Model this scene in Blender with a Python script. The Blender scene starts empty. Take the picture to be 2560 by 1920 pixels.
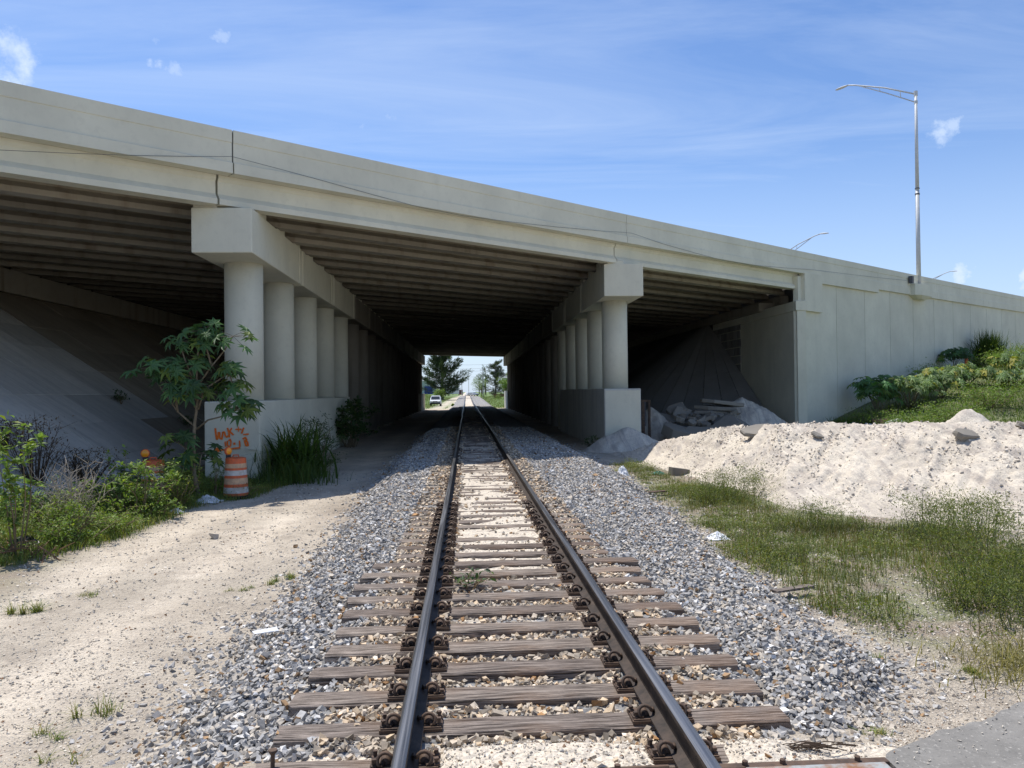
import bpy, math, random
import numpy as np
from mathutils import Matrix, Vector

# ------------------------------------------------------------------ camera, world, sun, exposure
S = bpy.context.scene
COL = S.collection
RNG = np.random.default_rng(7)
random.seed(7)

CAMZ = 1.99
cam_d = bpy.data.cameras.new("camera"); cam = bpy.data.objects.new("camera", cam_d); COL.objects.link(cam)
cam_d.sensor_fit = 'HORIZONTAL'; cam_d.sensor_width = 36.0; cam_d.lens = 27.0
cam_d.clip_start = 0.05; cam_d.clip_end = 6000
r_ = Vector((0.99817768, -0.05926757, -0.01134389)); u_ = Vector((0.01076141, -0.01013787, 0.9998907)); f_ = Vector((0.0593761, 0.99819065, 0.0094816))
cam.matrix_world = Matrix(((r_.x, u_.x, -f_.x, 0.0), (r_.y, u_.y, -f_.y, 0.0), (r_.z, u_.z, -f_.z, CAMZ), (0, 0, 0, 1)))
S.camera = cam

SUN = Vector((-2.2, 2.85, 9.25)).normalized()
SUN_EL = math.asin(SUN.z); SUN_AZ = math.atan2(SUN.x, SUN.y)

W = bpy.data.worlds.new("World"); S.world = W; W.use_nodes = True
wn = W.node_tree.nodes; wl = W.node_tree.links; wn.clear()
wo = wn.new('ShaderNodeOutputWorld'); bg = wn.new('ShaderNodeBackground')
sky = wn.new('ShaderNodeTexSky'); sky.sky_type = 'NISHITA'; sky.sun_disc = False
sky.sun_elevation = SUN_EL; sky.sun_rotation = SUN_AZ % (2 * math.pi)
sky.altitude = 0; sky.air_density = 1.0; sky.dust_density = 0.6; sky.ozone_density = 2.0
SKY_STRENGTH = 0.125
bg.inputs['Strength'].default_value = SKY_STRENGTH
wl.new(bg.outputs[0], wo.inputs[0])

def sky_clouds():
    """thin cirrus streaks and a few small puffs, laid out by direction in the sky dome"""
    N = wn.new; L = wl.new
    tc = N('ShaderNodeTexCoord')
    sep = N('ShaderNodeSeparateXYZ'); L(tc.outputs['Generated'], sep.inputs[0])
    mx = N('ShaderNodeMath'); mx.operation = 'MAXIMUM'; mx.inputs[1].default_value = 0.06; L(sep.outputs[2], mx.inputs[0])
    dv = N('ShaderNodeVectorMath'); dv.operation = 'DIVIDE'; L(tc.outputs['Generated'], dv.inputs[0])
    cb = N('ShaderNodeCombineXYZ'); L(mx.outputs[0], cb.inputs[0]); L(mx.outputs[0], cb.inputs[1]); cb.inputs[2].default_value = 1
    L(cb.outputs[0], dv.inputs[1])                              # a flat layer of cloud high above
    mp = N('ShaderNodeMapping'); mp.inputs['Rotation'].default_value = (0, 0, math.radians(-38)); mp.inputs['Scale'].default_value = (0.42, 1.5, 1)
    L(dv.outputs[0], mp.inputs[0])
    n1 = N('ShaderNodeTexNoise'); n1.inputs['Scale'].default_value = 1.1; n1.inputs['Detail'].default_value = 9; n1.inputs['Roughness'].default_value = 0.62
    n1.inputs['Distortion'].default_value = 0.9; L(mp.outputs[0], n1.inputs['Vector'])
    r1 = N('ShaderNodeMapRange'); r1.inputs[1].default_value = 0.36; r1.inputs[2].default_value = 0.78; r1.inputs[3].default_value = 0.0; r1.inputs[4].default_value = 0.38
    L(n1.outputs[0], r1.inputs[0])
    # small cumulus puffs: (direction, radius, density)
    puffs = [((-.463, .81, .358), .034, 1.0), ((-.453, .826, .338), .030, 1.0), ((-.47, .82, .325), .03, .9), ((-.336, .868, .366), .018, .55), ((-.322, .875, .362), .016, .45), ((-.266, .878, .399), .013, .4),
             ((-.192, .909, .37), .011, .4), ((-.093, .937, .338), .012, .3), ((-.121, .938, .324), .013, .3), ((.522, .807, .278), .021, .75), ((.53, .803, .284), .015, .6), ((.552, .826, .119), .022, .9), ((.561, .82, .121), .018, .9), ((.602, .79, .118), .016, .9)]
    n2 = N('ShaderNodeTexNoise'); n2.inputs['Scale'].default_value = 34; n2.inputs['Detail'].default_value = 8; n2.inputs['Roughness'].default_value = 0.6
    L(tc.outputs['Generated'], n2.inputs['Vector'])
    acc = r1.outputs[0]
    for d, rad, k in puffs:
        d = Vector(d).normalized()
        ds = N('ShaderNodeVectorMath'); ds.operation = 'DISTANCE'; L(tc.outputs['Generated'], ds.inputs[0]); ds.inputs[1].default_value = d
        m = N('ShaderNodeMath'); m.operation = 'MULTIPLY_ADD'; m.inputs[1].default_value = -0.085; L(n2.outputs[0], m.inputs[0]); L(ds.outputs[1], m.inputs[2])
        rr = N('ShaderNodeMapRange'); rr.interpolation_type = 'SMOOTHSTEP'
        rr.inputs[1].default_value = rad * .95 - 0.0425; rr.inputs[2].default_value = rad * -.25 - 0.0425; rr.inputs[3].default_value = 0; rr.inputs[4].default_value = k
        L(m.outputs[0], rr.inputs[0])
        a = N('ShaderNodeMath'); a.operation = 'MAXIMUM'; L(acc, a.inputs[0]); L(rr.outputs[0], a.inputs[1]); acc = a.outputs[0]
    hz = N('ShaderNodeMapRange'); hz.inputs[1].default_value = 0.30; hz.inputs[2].default_value = -0.02; hz.inputs[3].default_value = 0; hz.inputs[4].default_value = 0.72
    L(sep.outputs[2], hz.inputs[0])                             # pale humid air near the horizon
    a = N('ShaderNodeMath'); a.operation = 'MAXIMUM'; L(acc, a.inputs[0]); L(hz.outputs[0], a.inputs[1])
    tint = N('ShaderNodeMixRGB'); tint.blend_type = 'MULTIPLY'; tint.inputs[0].default_value = 1; tint.inputs[2].default_value = SKY_TINT
    L(sky.outputs[0], tint.inputs[1])
    mix = N('ShaderNodeMixRGB'); mix.inputs[2].default_value = CLOUD; L(a.outputs[0], mix.inputs[0]); L(tint.outputs[0], mix.inputs[1])
    L(mix.outputs[0], bg.inputs[0])
SKY_TINT = (.80, .96, 1.20, 1)
CLOUD = (5.6, 6.6, 8.2, 1)
sky_clouds()

sl = bpy.data.lights.new("sun", 'SUN'); sl.energy = 4.8; sl.angle = math.radians(0.55); sl.color = (1.0, 0.955, 0.89)
so = bpy.data.objects.new("sun", sl); COL.objects.link(so); so.rotation_euler = SUN.to_track_quat('Z', 'Y').to_euler()
so.location = (-10, 20, 60)

S.view_settings.view_transform = 'Standard'; S.view_settings.look = 'None'; S.view_settings.gamma = 1
S.view_settings.use_curve_mapping = False
S.view_settings.exposure = 0.12
S.cycles.max_bounces = 7; S.cycles.diffuse_bounces = 3; S.cycles.transparent_max_bounces = 6; S.cycles.glossy_bounces = 3

# ------------------------------------------------------------------ helpers: numpy noise
def _h(ix, iy, seed):
    n = (ix.astype(np.int64) * 374761393 + iy.astype(np.int64) * 668265263 + seed * 974634777) & 0xffffffff
    n = ((n ^ (n >> 13)) * 1274126177) & 0xffffffff
    return ((n ^ (n >> 16)) & 0xffff) / 65535.0
def vnoise(x, y, seed=0):
    x = np.asarray(x, float); y = np.asarray(y, float)
    ix = np.floor(x); iy = np.floor(y); fx = x - ix; fy = y - iy
    fx = fx * fx * (3 - 2 * fx); fy = fy * fy * (3 - 2 * fy)
    a = _h(ix, iy, seed); b = _h(ix + 1, iy, seed); c = _h(ix, iy + 1, seed); d = _h(ix + 1, iy + 1, seed)
    return (a * (1 - fx) + b * fx) * (1 - fy) + (c * (1 - fx) + d * fx) * fy
def fbm(x, y, seed=0, oct=4, gain=.5):
    s = 0; a = 1; t = 0
    for i in range(oct):
        s = s + a * vnoise(np.asarray(x) * 2 ** i, np.asarray(y) * 2 ** i, seed + i * 17); t += a; a *= gain
    return s / t - .5
def sstep(a, b, x):
    t = np.clip((np.asarray(x, float) - a) / (b - a), 0, 1); return t * t * (3 - 2 * t)

# ------------------------------------------------------------------ helpers: meshes and objects
class MB:
    """collects shapes in world coordinates; build() links them as ONE mesh object"""
    def __init__(s): s.V = []; s.Fc = []; s.M = []; s.T = []; s.n = 0
    def add(s, verts, faces, mi=0, tint=None):
        verts = [tuple(v) for v in verts]
        for f in faces: s.Fc.append(tuple(i + s.n for i in f)); s.M.append(mi)
        s.V += verts; s.n += len(verts)
        s.T += [tint if tint is not None else (1, 1, 1)] * len(verts)
    def box(s, c, size, rot=None, mi=0, tint=None, taper=None, jit=0):
        x, y, z = [a / 2 for a in size]
        P = [Vector(p) for p in ((-x, -y, -z), (x, -y, -z), (x, y, -z), (-x, y, -z), (-x, -y, z), (x, -y, z), (x, y, z), (-x, y, z))]
        if taper:
            for p in P[4:]: p.x *= taper; p.y *= taper
        if jit:
            for p in P: p += Vector((random.uniform(-jit, jit), random.uniform(-jit, jit), random.uniform(-jit, jit)))
        if rot is not None: P = [rot @ p for p in P]
        s.add([p + Vector(c) for p in P], [(0, 3, 2, 1), (4, 5, 6, 7), (0, 1, 5, 4), (1, 2, 6, 5), (2, 3, 7, 6), (3, 0, 4, 7)], mi, tint)
    def loft(s, rings, cap=True, mi=0, tint=None, closed=True):
        n = len(rings[0]); V = [v for r in rings for v in r]; Fs = []
        for i in range(len(rings) - 1):
            for j in range(n if closed else n - 1):
                k = (j + 1) % n
                Fs.append((i * n + j, i * n + k, (i + 1) * n + k, (i + 1) * n + j))
        if cap: Fs.append(tuple(reversed(range(n)))); Fs.append(tuple((len(rings) - 1) * n + j for j in range(n)))
        s.add(V, Fs, mi, tint)
    def tube(s, pts, rad, n=6, mi=0, tint=None, cap=True):
        pts = [Vector(p) for p in pts]; k = len(pts)
        if not hasattr(rad, '__len__'): rad = [rad] * k
        rings = []; up = Vector((0, 0, 1))
        for i, p in enumerate(pts):
            d = (pts[min(i + 1, k - 1)] - pts[max(i - 1, 0)]).normalized()
            if i == 0:
                a = d.cross(up)
                if a.length < 1e-3: a = d.cross(Vector((1, 0, 0)))
                a.normalize()
            else:
                a = (a - d * a.dot(d))
                if a.length < 1e-4: a = d.cross(Vector((1, .3, 0)))
                a.normalize()
            b = d.cross(a)
            rings.append([p + (a * math.cos(t) + b * math.sin(t)) * rad[i] for t in [2 * math.pi * j / n for j in range(n)]])
        s.loft(rings, cap, mi, tint)
    def lathe(s, c, prof, n=20, mi=0, tint=None, cap=True, axis=None):
        rings = [[Vector((r * math.cos(2 * math.pi * j / n), r * math.sin(2 * math.pi * j / n), z)) for j in range(n)] for r, z in prof]
        if axis is not None: rings = [[axis @ v for v in r] for r in rings]
        s.loft([[v + Vector(c) for v in r] for r in rings], cap, mi, tint)
    def build(s, name, mat, parent=None, smooth=False, bevel=0, kind=None):
        V = np.array(s.V, float) if s.V else np.zeros((0, 3))
        off = Vector((0, 0, 0)); p = parent
        while p is not None: off += p.location; p = p.parent
        V = V - np.array(off)
        me = bpy.data.meshes.new(name)
        me.from_pydata([tuple(v) for v in V], [], s.Fc)
        mats = mat if isinstance(mat, (list, tuple)) else [mat]
        for m in mats: me.materials.append(m)
        if len(mats) > 1: me.polygons.foreach_set('material_index', s.M)
        if s.T:
            at = me.color_attributes.new('tint', 'FLOAT_COLOR', 'POINT')
            at.data.foreach_set('color', np.c_[np.array(s.T, float), np.ones(len(s.T))].ravel())
        if smooth: me.polygons.foreach_set('use_smooth', [True] * len(me.polygons))
        me.update()
        o = bpy.data.objects.new(name, me); COL.objects.link(o)
        if parent: o.parent = parent
        if bevel:
            b = o.modifiers.new('bevel', 'BEVEL'); b.width = bevel; b.segments = 2; b.limit_method = 'ANGLE'; b.angle_limit = math.radians(40)
        if kind: o['kind'] = kind
        return o

def fast_mesh(name, V, polys, mat, parent=None, tint=None, smooth=False, kind=None):
    """V (n,3); polys: list of integer arrays (m,k)"""
    V = np.asarray(V, np.float32)
    off = np.zeros(3); p = parent
    while p is not None: off += np.array(p.location); p = p.parent
    V = (V - off).astype(np.float32)
    me = bpy.data.meshes.new(name)
    me.vertices.add(len(V)); me.vertices.foreach_set('co', V.ravel())
    idx = np.concatenate([q.ravel() for q in polys]); tot = np.concatenate([np.full(len(q), q.shape[1]) for q in polys])
    st = np.concatenate([[0], np.cumsum(tot)[:-1]])
    me.loops.add(len(idx)); me.loops.foreach_set('vertex_index', idx.astype(np.int32))
    me.polygons.add(len(tot)); me.polygons.foreach_set('loop_start', st.astype(np.int32))
    mats = mat if isinstance(mat, (list, tuple)) else [mat]
    for m in mats: me.materials.append(m)
    me.update(calc_edges=True)
    if tint is not None:
        at = me.color_attributes.new('tint', 'FLOAT_COLOR', 'POINT')
        at.data.foreach_set('color', np.c_[tint, np.ones(len(tint))].astype(np.float32).ravel())
    me.polygons.foreach_set('use_smooth', np.full(len(tot), smooth))
    o = bpy.data.objects.new(name, me); COL.objects.link(o)
    if parent: o.parent = parent
    if kind: o['kind'] = kind
    return o

def grid(xs, ys, zf, name, mat, parent=None, tintf=None, smooth=True, kind=None, keep=None):
    X, Y = np.meshgrid(xs, ys); Z = zf(X, Y)
    nx, ny = len(xs), len(ys)
    i = (np.arange(ny - 1)[:, None] * nx + np.arange(nx - 1)[None, :])
    q = np.stack([i, i + 1, i + nx + 1, i + nx], -1).reshape(-1, 4)
    if keep is not None:
        K = keep(X, Y, Z).ravel(); q = q[K[q].any(1)]
    V = np.stack([X, Y, Z], -1).reshape(-1, 3)
    used = np.unique(q); rm = np.zeros(len(V), int); rm[used] = np.arange(len(used))
    t = tintf(X, Y).reshape(-1, 3)[used] if tintf else None
    return fast_mesh(name, V[used], [rm[q]], mat, parent, t, smooth, kind)

def tag(o, label, cat, group=None):
    o['label'] = label; o['category'] = cat
    if group: o['group'] = group
    return o
def thing(name, label, cat, loc=(0, 0, 0), group=None):
    o = bpy.data.objects.new(name, None); COL.objects.link(o); o.location = loc; o.empty_display_size = .3
    return tag(o, label, cat, group)
def dup(root, loc, rotz=0, label=None, scale=None):
    r = root.copy(); COL.objects.link(r); r.location = loc; r.rotation_euler = (0, 0, rotz)
    if label: r['label'] = label
    if scale: r.scale = scale
    for ch in list(root.children):
        c = ch.copy(); COL.objects.link(c); c.parent = r
        for g in list(ch.children):
            d = g.copy(); COL.objects.link(d); d.parent = c
    return r
def Rz(a): return Matrix.Rotation(a, 3, 'Z')
def Rx(a): return Matrix.Rotation(a, 3, 'X')
def Ry(a): return Matrix.Rotation(a, 3, 'Y')

# ------------------------------------------------------------------ materials
class NT:
    def __init__(s, name, rough=.8, spec=.3, metal=0):
        s.m = bpy.data.materials.new(name); s.m.use_nodes = True
        s.t = s.m.node_tree; s.b = s.t.nodes['Principled BSDF']; s.out = s.t.nodes['Material Output']
        s.b.inputs['Roughness'].default_value = rough; s.b.inputs['Specular IOR Level'].default_value = spec; s.b.inputs['Metallic'].default_value = metal
        s._tc = None
    def N(s, k): return s.t.nodes.new(k)
    def L(s, a, b): s.t.links.new(a, b)
    def co(s, scale=(1, 1, 1), rot=(0, 0, 0)):
        if s._tc is None: s._tc = s.N('ShaderNodeTexCoord')
        if scale == (1, 1, 1) and rot == (0, 0, 0): return s._tc.outputs['Object']
        m = s.N('ShaderNodeMapping'); m.inputs['Scale'].default_value = scale; m.inputs['Rotation'].default_value = rot
        s.L(s._tc.outputs['Object'], m.inputs[0]); return m.outputs[0]
    def noise(s, sc, detail=5, rough=.55, scale=(1, 1, 1), dist=0, rot=(0, 0, 0)):
        n = s.N('ShaderNodeTexNoise'); n.inputs['Scale'].default_value = sc; n.inputs['Detail'].default_value = detail
        n.inputs['Roughness'].default_value = rough; n.inputs['Distortion'].default_value = dist
        s.L(s.co(scale, rot), n.inputs['Vector']); return n.outputs[0]
    def voro(s, sc, feat='F1', scale=(1, 1, 1), out='Distance'):
        n = s.N('ShaderNodeTexVoronoi'); n.feature = feat; n.inputs['Scale'].default_value = sc
        s.L(s.co(scale), n.inputs['Vector']); return n.outputs[out]
    def ramp(s, fac, stops):
        r = s.N('ShaderNodeValToRGB'); e = r.color_ramp.elements
        while len(e) < len(stops): e.new(.5)
        for k, (p, c) in enumerate(stops):
            e[k].position = p; e[k].color = (c, c, c, 1) if not hasattr(c, '__len__') else (*c, 1)
        s.L(fac, r.inputs[0]); return r.outputs[0]
    def mix(s, fac, a, b, mode='MIX'):
        m = s.N('ShaderNodeMixRGB'); m.blend_type = mode
        for k, v in ((0, fac), (1, a), (2, b)):
            if hasattr(v, 'is_linked'): s.L(v, m.inputs[k])
            elif k == 0: m.inputs[0].default_value = v
            else: m.inputs[k].default_value = (*v, 1) if len(v) == 3 else v
        return m.outputs[0]
    def math(s, op, a, b=0):
        m = s.N('ShaderNodeMath'); m.operation = op
        for k, v in ((0, a), (1, b)):
            if hasattr(v, 'is_linked'): s.L(v, m.inputs[k])
            else: m.inputs[k].default_value = v
        return m.outputs[0]
    def tint(s):
        a = s.N('ShaderNodeAttribute'); a.attribute_name = 'tint'; return a.outputs['Color']
    def rnd(s):
        return s.N('ShaderNodeObjectInfo').outputs['Random']
    def color(s, c): s.L(c, s.b.inputs['Base Color']) if hasattr(c, 'is_linked') else setattr(s.b.inputs['Base Color'], 'default_value', (*c, 1)); return s
    def bump(s, h, st=.5, dist=.02):
        b = s.N('ShaderNodeBump'); b.inputs['Strength'].default_value = st; b.inputs['Distance'].default_value = dist
        s.L(h, b.inputs['Height']); s.L(b.outputs[0], s.b.inputs['Normal']); return s

MAT = {}
def concrete(name, c, streak=.25, dirt=(.12, .10, .08), rough=.9, spots=.5, use_tint=True):
    t = NT(name, rough, .25)
    n1 = t.noise(.55, 6); n2 = t.noise(5, 6, .65); n3 = t.noise(1.4, 5, .6, scale=(1.3, 1.3, .09)); n4 = t.noise(60, 3)
    base = t.mix(t.ramp(n1, [(.3, 0), (.7, 1)]), [k * .90 for k in c], [min(1, k * 1.07) for k in c])
    base = t.mix(t.math('MULTIPLY', t.ramp(n2, [(.52, 0), (.78, 1)]), spots), base, [k * .80 for k in c])
    base = t.mix(t.math('MULTIPLY', t.ramp(n3, [(.52, 0), (.74, 1)]), streak), base, dirt)
    if use_tint: base = t.mix(1, base, t.tint(), 'MULTIPLY')
    t.color(base); t.bump(t.math('ADD', t.math('MULTIPLY', n2, .6), t.math('MULTIPLY', n4, .25)), .22, .02)
    return t.m
MAT['paint'] = concrete('painted_concrete', (.69, .66, .525), .13, (.40, .37, .30))
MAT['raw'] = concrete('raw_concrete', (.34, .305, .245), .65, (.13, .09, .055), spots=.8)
def slope_concrete():
    t = NT('slope_concrete', .92, .2)
    n1 = t.noise(.4, 5); n2 = t.noise(5, 6, .65); n3 = t.noise(1.6, 6, .65, scale=(.16, 1.5, .16), dist=.3); n5 = t.noise(4.5, 5, .6, scale=(.1, 1.2, .1))
    c = t.mix(t.ramp(n1, [(.3, 0), (.7, 1)]), (.50, .465, .40), (.63, .59, .515))
    c = t.mix(t.math('MULTIPLY', t.ramp(n3, [(.48, 0), (.66, 1)]), .38), c, (.30, .28, .245))
    c = t.mix(t.math('MULTIPLY', t.ramp(n5, [(.5, 0), (.64, 1)]), .2), c, (.30, .285, .26))
    c = t.mix(t.math('MULTIPLY', t.ramp(n2, [(.5, 0), (.75, 1)]), .4), c, (.33, .32, .30))
    c = t.mix(1, c, t.tint(), 'MULTIPLY'); t.color(c); t.bump(n2, .25, .02); return t.m
MAT['pave'] = slope_concrete()
MAT['pave_d'] = concrete('dark_slope_concrete', (.27, .255, .235), .12, (.14, .12, .09), spots=.8)  # darker mix of the slope concrete, used on the right-hand cone
MAT['rubble'] = concrete('broken_concrete', (.25, .23, .20), .1, spots=.9)
MAT['rock_wall'] = concrete('rough_faced_concrete', (.30, .29, .27), .4)
MAT['bands'] = concrete('pier_wall_concrete', (.58, .56, .49), .35, (.14, .13, .12), spots=.7)

def soil():
    t = NT('limestone_soil', .95, .15)
    n1 = t.noise(.35, 6, .6); n2 = t.noise(3.2, 6, .65); n3 = t.noise(26, 5, .7); v = t.voro(38); v2 = t.voro(90)
    c = t.mix(t.ramp(n1, [(.32, 0), (.68, 1)]), (.59, .505, .395), (.70, .615, .495))
    c = t.mix(t.math('MULTIPLY', t.ramp(n2, [(.48, 0), (.72, 1)]), .6), c, (.34, .285, .23))
    c = t.mix(t.math('MULTIPLY', t.ramp(n3, [(.47, 0), (.68, 1)]), .65), c, (.36, .31, .25))
    c = t.mix(t.math('MULTIPLY', t.ramp(v2, [(.1, 1), (.35, 0)]), .3), c, (.72, .66, .57))
    c = t.mix(1, c, t.tint(), 'MULTIPLY')
    t.color(c)
    h = t.math('ADD', t.math('MULTIPLY', n3, 1.0), t.math('MULTIPLY', v, -.8))
    t.bump(h, .9, .03); return t.m
MAT['soil'] = soil()
def sandpile():
    t = NT('crushed_limestone', .95, .1)
    n2 = t.noise(2.4, 7, .68); n3 = t.noise(17, 6, .72); v = t.voro(9)
    n4 = t.noise(1.0, 6, .7, scale=(3.6, .5, 1), rot=(0, 0, math.radians(47)), dist=.8)
    c = t.mix(t.ramp(n2, [(.3, 0), (.7, 1)]), (.61, .545, .44), (.74, .67, .555))
    c = t.mix(t.math('MULTIPLY', t.ramp(n4, [(.45, 0), (.60, 1)]), .7), c, (.40, .35, .305))
    c = t.mix(t.math('MULTIPLY', t.ramp(n3, [(.46, 0), (.68, 1)]), .65), c, (.37, .335, .30))
    c = t.mix(1, c, t.tint(), 'MULTIPLY')
    t.color(c); t.bump(t.math('ADD', n3, t.math('MULTIPLY', n2, 1.2)), .75, .05); return t.m
MAT['sand'] = sandpile()
def ballastbed():
    t = NT('gravel', .9, .25)
    v = t.voro(17, out='Color'); vd = t.voro(17); n = t.noise(40, 4)
    sep = t.N('ShaderNodeSeparateColor'); t.L(v, sep.inputs[0])
    c = t.ramp(sep.outputs[0], [(0, (.17, .17, .17)), (.35, (.275, .275, .275)), (.62, (.365, .36, .35)), (.8, (.46, .42, .37)), (1, (.58, .53, .46))])
    c = t.mix(t.math('MULTIPLY', t.ramp(vd, [(.35, 0), (.8, 1)]), .55), c, (.12, .11, .10))
    snd = t.mix(t.ramp(t.noise(50, 4), [(.35, 0), (.65, 1)]), (.52, .45, .355), (.72, .635, .515))
    sp = t.N('ShaderNodeSeparateColor'); t.L(t.tint(), sp.inputs[0])
    f = t.math('ADD', sp.outputs[0], t.math('MULTIPLY', t.math('SUBTRACT', t.noise(5, 5, .7), .5), 1.1))
    c = t.mix(t.ramp(f, [(.42, 0), (.58, 1)]), c, snd)
    t.color(c); t.bump(t.math('ADD', t.math('MULTIPLY', vd, -1.2), t.math('MULTIPLY', n, .4)), .8, .04); return t.m
MAT['bed'] = ballastbed()
def stones():
    t = NT('crushed_stone', .85, .35)
    n = t.noise(35, 4, .6)
    c = t.mix(t.ramp(n, [(.3, 0), (.7, 1)]), (.78, .78, .78), (1.12, 1.12, 1.12)); c = t.mix(1, c, t.tint(), 'MULTIPLY')
    t.color(c); t.bump(n, .3, .006); return t.m
MAT['stone'] = stones()
def wood():
    t = NT('weathered_timber', .85, .2)
    g = t.noise(7, 7, .68, scale=(.28, 5, 5), dist=.4); g2 = t.noise(30, 4, .6, scale=(.12, 4, 3)); n = t.noise(1.2, 4)
    c = t.mix(t.ramp(g, [(.3, 0), (.68, 1)]), (.13, .105, .088), (.40, .345, .30))
    c = t.mix(t.math('MULTIPLY', t.ramp(g2, [(.49, 0), (.58, 1)]), .85), c, (.035, .027, .022))
    c = t.mix(t.math('MULTIPLY', t.ramp(n, [(.5, 0), (.7, 1)]), .4), c, (.27, .16, .09))
    r = t.ramp(t.rnd(), [(0, (.72, .66, .62)), (.5, (1, .97, .95)), (1, (1.2, 1.16, 1.1))])
    c = t.mix(1, c, r, 'MULTIPLY'); t.color(c); t.bump(t.math('ADD', g, t.math('MULTIPLY', g2, -1.0)), .9, .016); return t.m
MAT['tie'] = wood()
def rusty(name, a, b, rough=.75, metal=.2):
    t = NT(name, rough, .4, metal)
    n = t.noise(9, 6, .7); n2 = t.noise(70, 3)
    c = t.mix(t.ramp(n, [(.35, 0), (.7, 1)]), a, b); t.color(c); t.bump(n2, .3, .004); return t.m
MAT['rust'] = rusty('rusted_iron', (.06, .043, .033), (.16, .10, .066))
MAT['rail'] = rusty('rail_steel_side', (.030, .025, .022), (.085, .062, .048), .65, .4)
def polished():
    t = NT('worn_rail_top', .32, .5, .75)
    n = t.noise(3, 5, .6, scale=(14, .15, 1)); c = t.mix(t.ramp(n, [(.35, 0), (.65, 1)]), (.10, .10, .105), (.25, .25, .255)); t.color(c)
    t.L(t.ramp(n, [(.3, .26), (.7, .45)]), t.b.inputs['Roughness']); return t.m
MAT['railtop'] = polished()
def plain(name, c, rough=.6, spec=.4, metal=0, var=.12, sc=6):
    t = NT(name, rough, spec, metal)
    n = t.noise(sc, 4); k = t.mix(t.ramp(n, [(.3, 0), (.7, 1)]), [x * (1 - var) for x in c], [min(1, x * (1 + var)) for x in c])
    t.color(k); return t.m
def leafmat(name, c, trans=.3, var=.25):
    t = NT(name, .55, .35)
    k = t.mix(1, t.tint(), c, 'MULTIPLY'); n = t.noise(7, 3)
    k = t.mix(t.ramp(n, [(.3, 0), (.7, 1)]), k, t.mix(1, k, (1 + var, 1 + var, 1 - var), 'MULTIPLY'))
    t.color(k)
    tr = t.N('ShaderNodeBsdfTranslucent'); t.L(t.mix(1, k, (1.25, 1.45, .55), 'MULTIPLY'), tr.inputs[0])
    ms = t.N('ShaderNodeMixShader'); ms.inputs[0].default_value = trans
    t.L(t.b.outputs[0], ms.inputs[1]); t.L(tr.outputs[0], ms.inputs[2]); t.L(ms.outputs[0], t.out.inputs[0]); return t.m
MAT['leaf'] = leafmat('green_leaves', (.135, .20, .055))
MAT['leafd'] = leafmat('dark_leaves', (.045, .085, .032), .2)
MAT['castor'] = leafmat('castor_leaves', (.064, .125, .055), .28)
MAT['pine'] = leafmat('needle_foliage', (.055, .085, .05), .15)
MAT['grass'] = leafmat('grass_blades', (.112, .146, .046), .3)
MAT['stem'] = plain('plant_stem', (.20, .15, .09), .8, .2)
MAT['gstem'] = plain('green_stem', (.10, .12, .05), .8, .2)
MAT['deadstem'] = plain('dead_stem', (.36, .31, .25), .9, .1)
MAT['darkstem'] = plain('withered_stem', (.075, .052, .036), .9, .1)
MAT['bark'] = plain('pale_bark', (.19, .16, .115), .9, .1, var=.3, sc=14)
MAT['galv'] = plain('galvanised_steel', (.52, .53, .53), .6, .4, .1, .08)
MAT['steel_dk'] = plain('dark_steel', (.10, .10, .11), .6, .4, .3)
MAT['cable'] = plain('cable_black', (.09, .09, .09), .6, .3)
MAT['orange'] = rusty('orange_plastic', (.76, .15, .04), (.46, .115, .06), .55, 0)
MAT['white_ref'] = rusty('white_sheeting', (.64, .62, .58), (.40, .34, .28), .5, 0)
MAT['peach_ref'] = rusty('faded_orange_sheeting', (.70, .44, .25), (.42, .28, .19), .5, 0)
MAT['amber'] = plain('amber_lens', (.85, .33, .02), .25, .6, var=.1)
MAT['graf'] = plain('orange_spray_paint', (.95, .19, .03), .7, .2, var=.12, sc=30)
MAT['plastic_w'] = plain('white_plastic_film', (.72, .73, .74), .45, .4, var=.12)
MAT['plastic_k'] = plain('black_plastic_film', (.012, .012, .014), .35, .5)
MAT['plastic_g'] = plain('green_plastic', (.05, .22, .16), .45, .4)
MAT['card'] = plain('cardboard', (.30, .20, .12), .9, .1)
MAT['carw'] = plain('white_car_paint', (.78, .79, .80), .25, .5, var=.03)
MAT['cars'] = plain('silver_car_paint', (.45, .47, .50), .25, .5, .3, .05)
MAT['carr'] = plain('red_truck_paint', (.16, .035, .03), .35, .5)
MAT['tyre'] = plain('tyre_rubber', (.018, .018, .018), .85, .2)
MAT['glass'] = plain('dark_glass', (.025, .03, .035), .08, .6, var=.02)
MAT['bumper'] = plain('dark_bumper', (.03, .03, .032), .5, .4)
MAT['lampglass'] = plain('lamp_glass', (.62, .62, .58), .2, .6)
MAT['bldg_g'] = plain('pale_green_siding', (.42, .48, .44), .8, .2, var=.06, sc=2)
MAT['bldg_w'] = plain('white_stucco', (.62, .63, .62), .85, .2, var=.06, sc=2)
MAT['blue'] = plain('blue_metal', (.02, .045, .20), .5, .4)
MAT['roofgrey'] = plain('grey_roofing', (.25, .27, .28), .8, .2)
MAT['fence'] = plain('brown_timber', (.16, .085, .05), .85, .2, var=.25)
MAT['timberpost'] = plain('concrete_pole', (.45, .43, .40), .85, .2)
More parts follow.
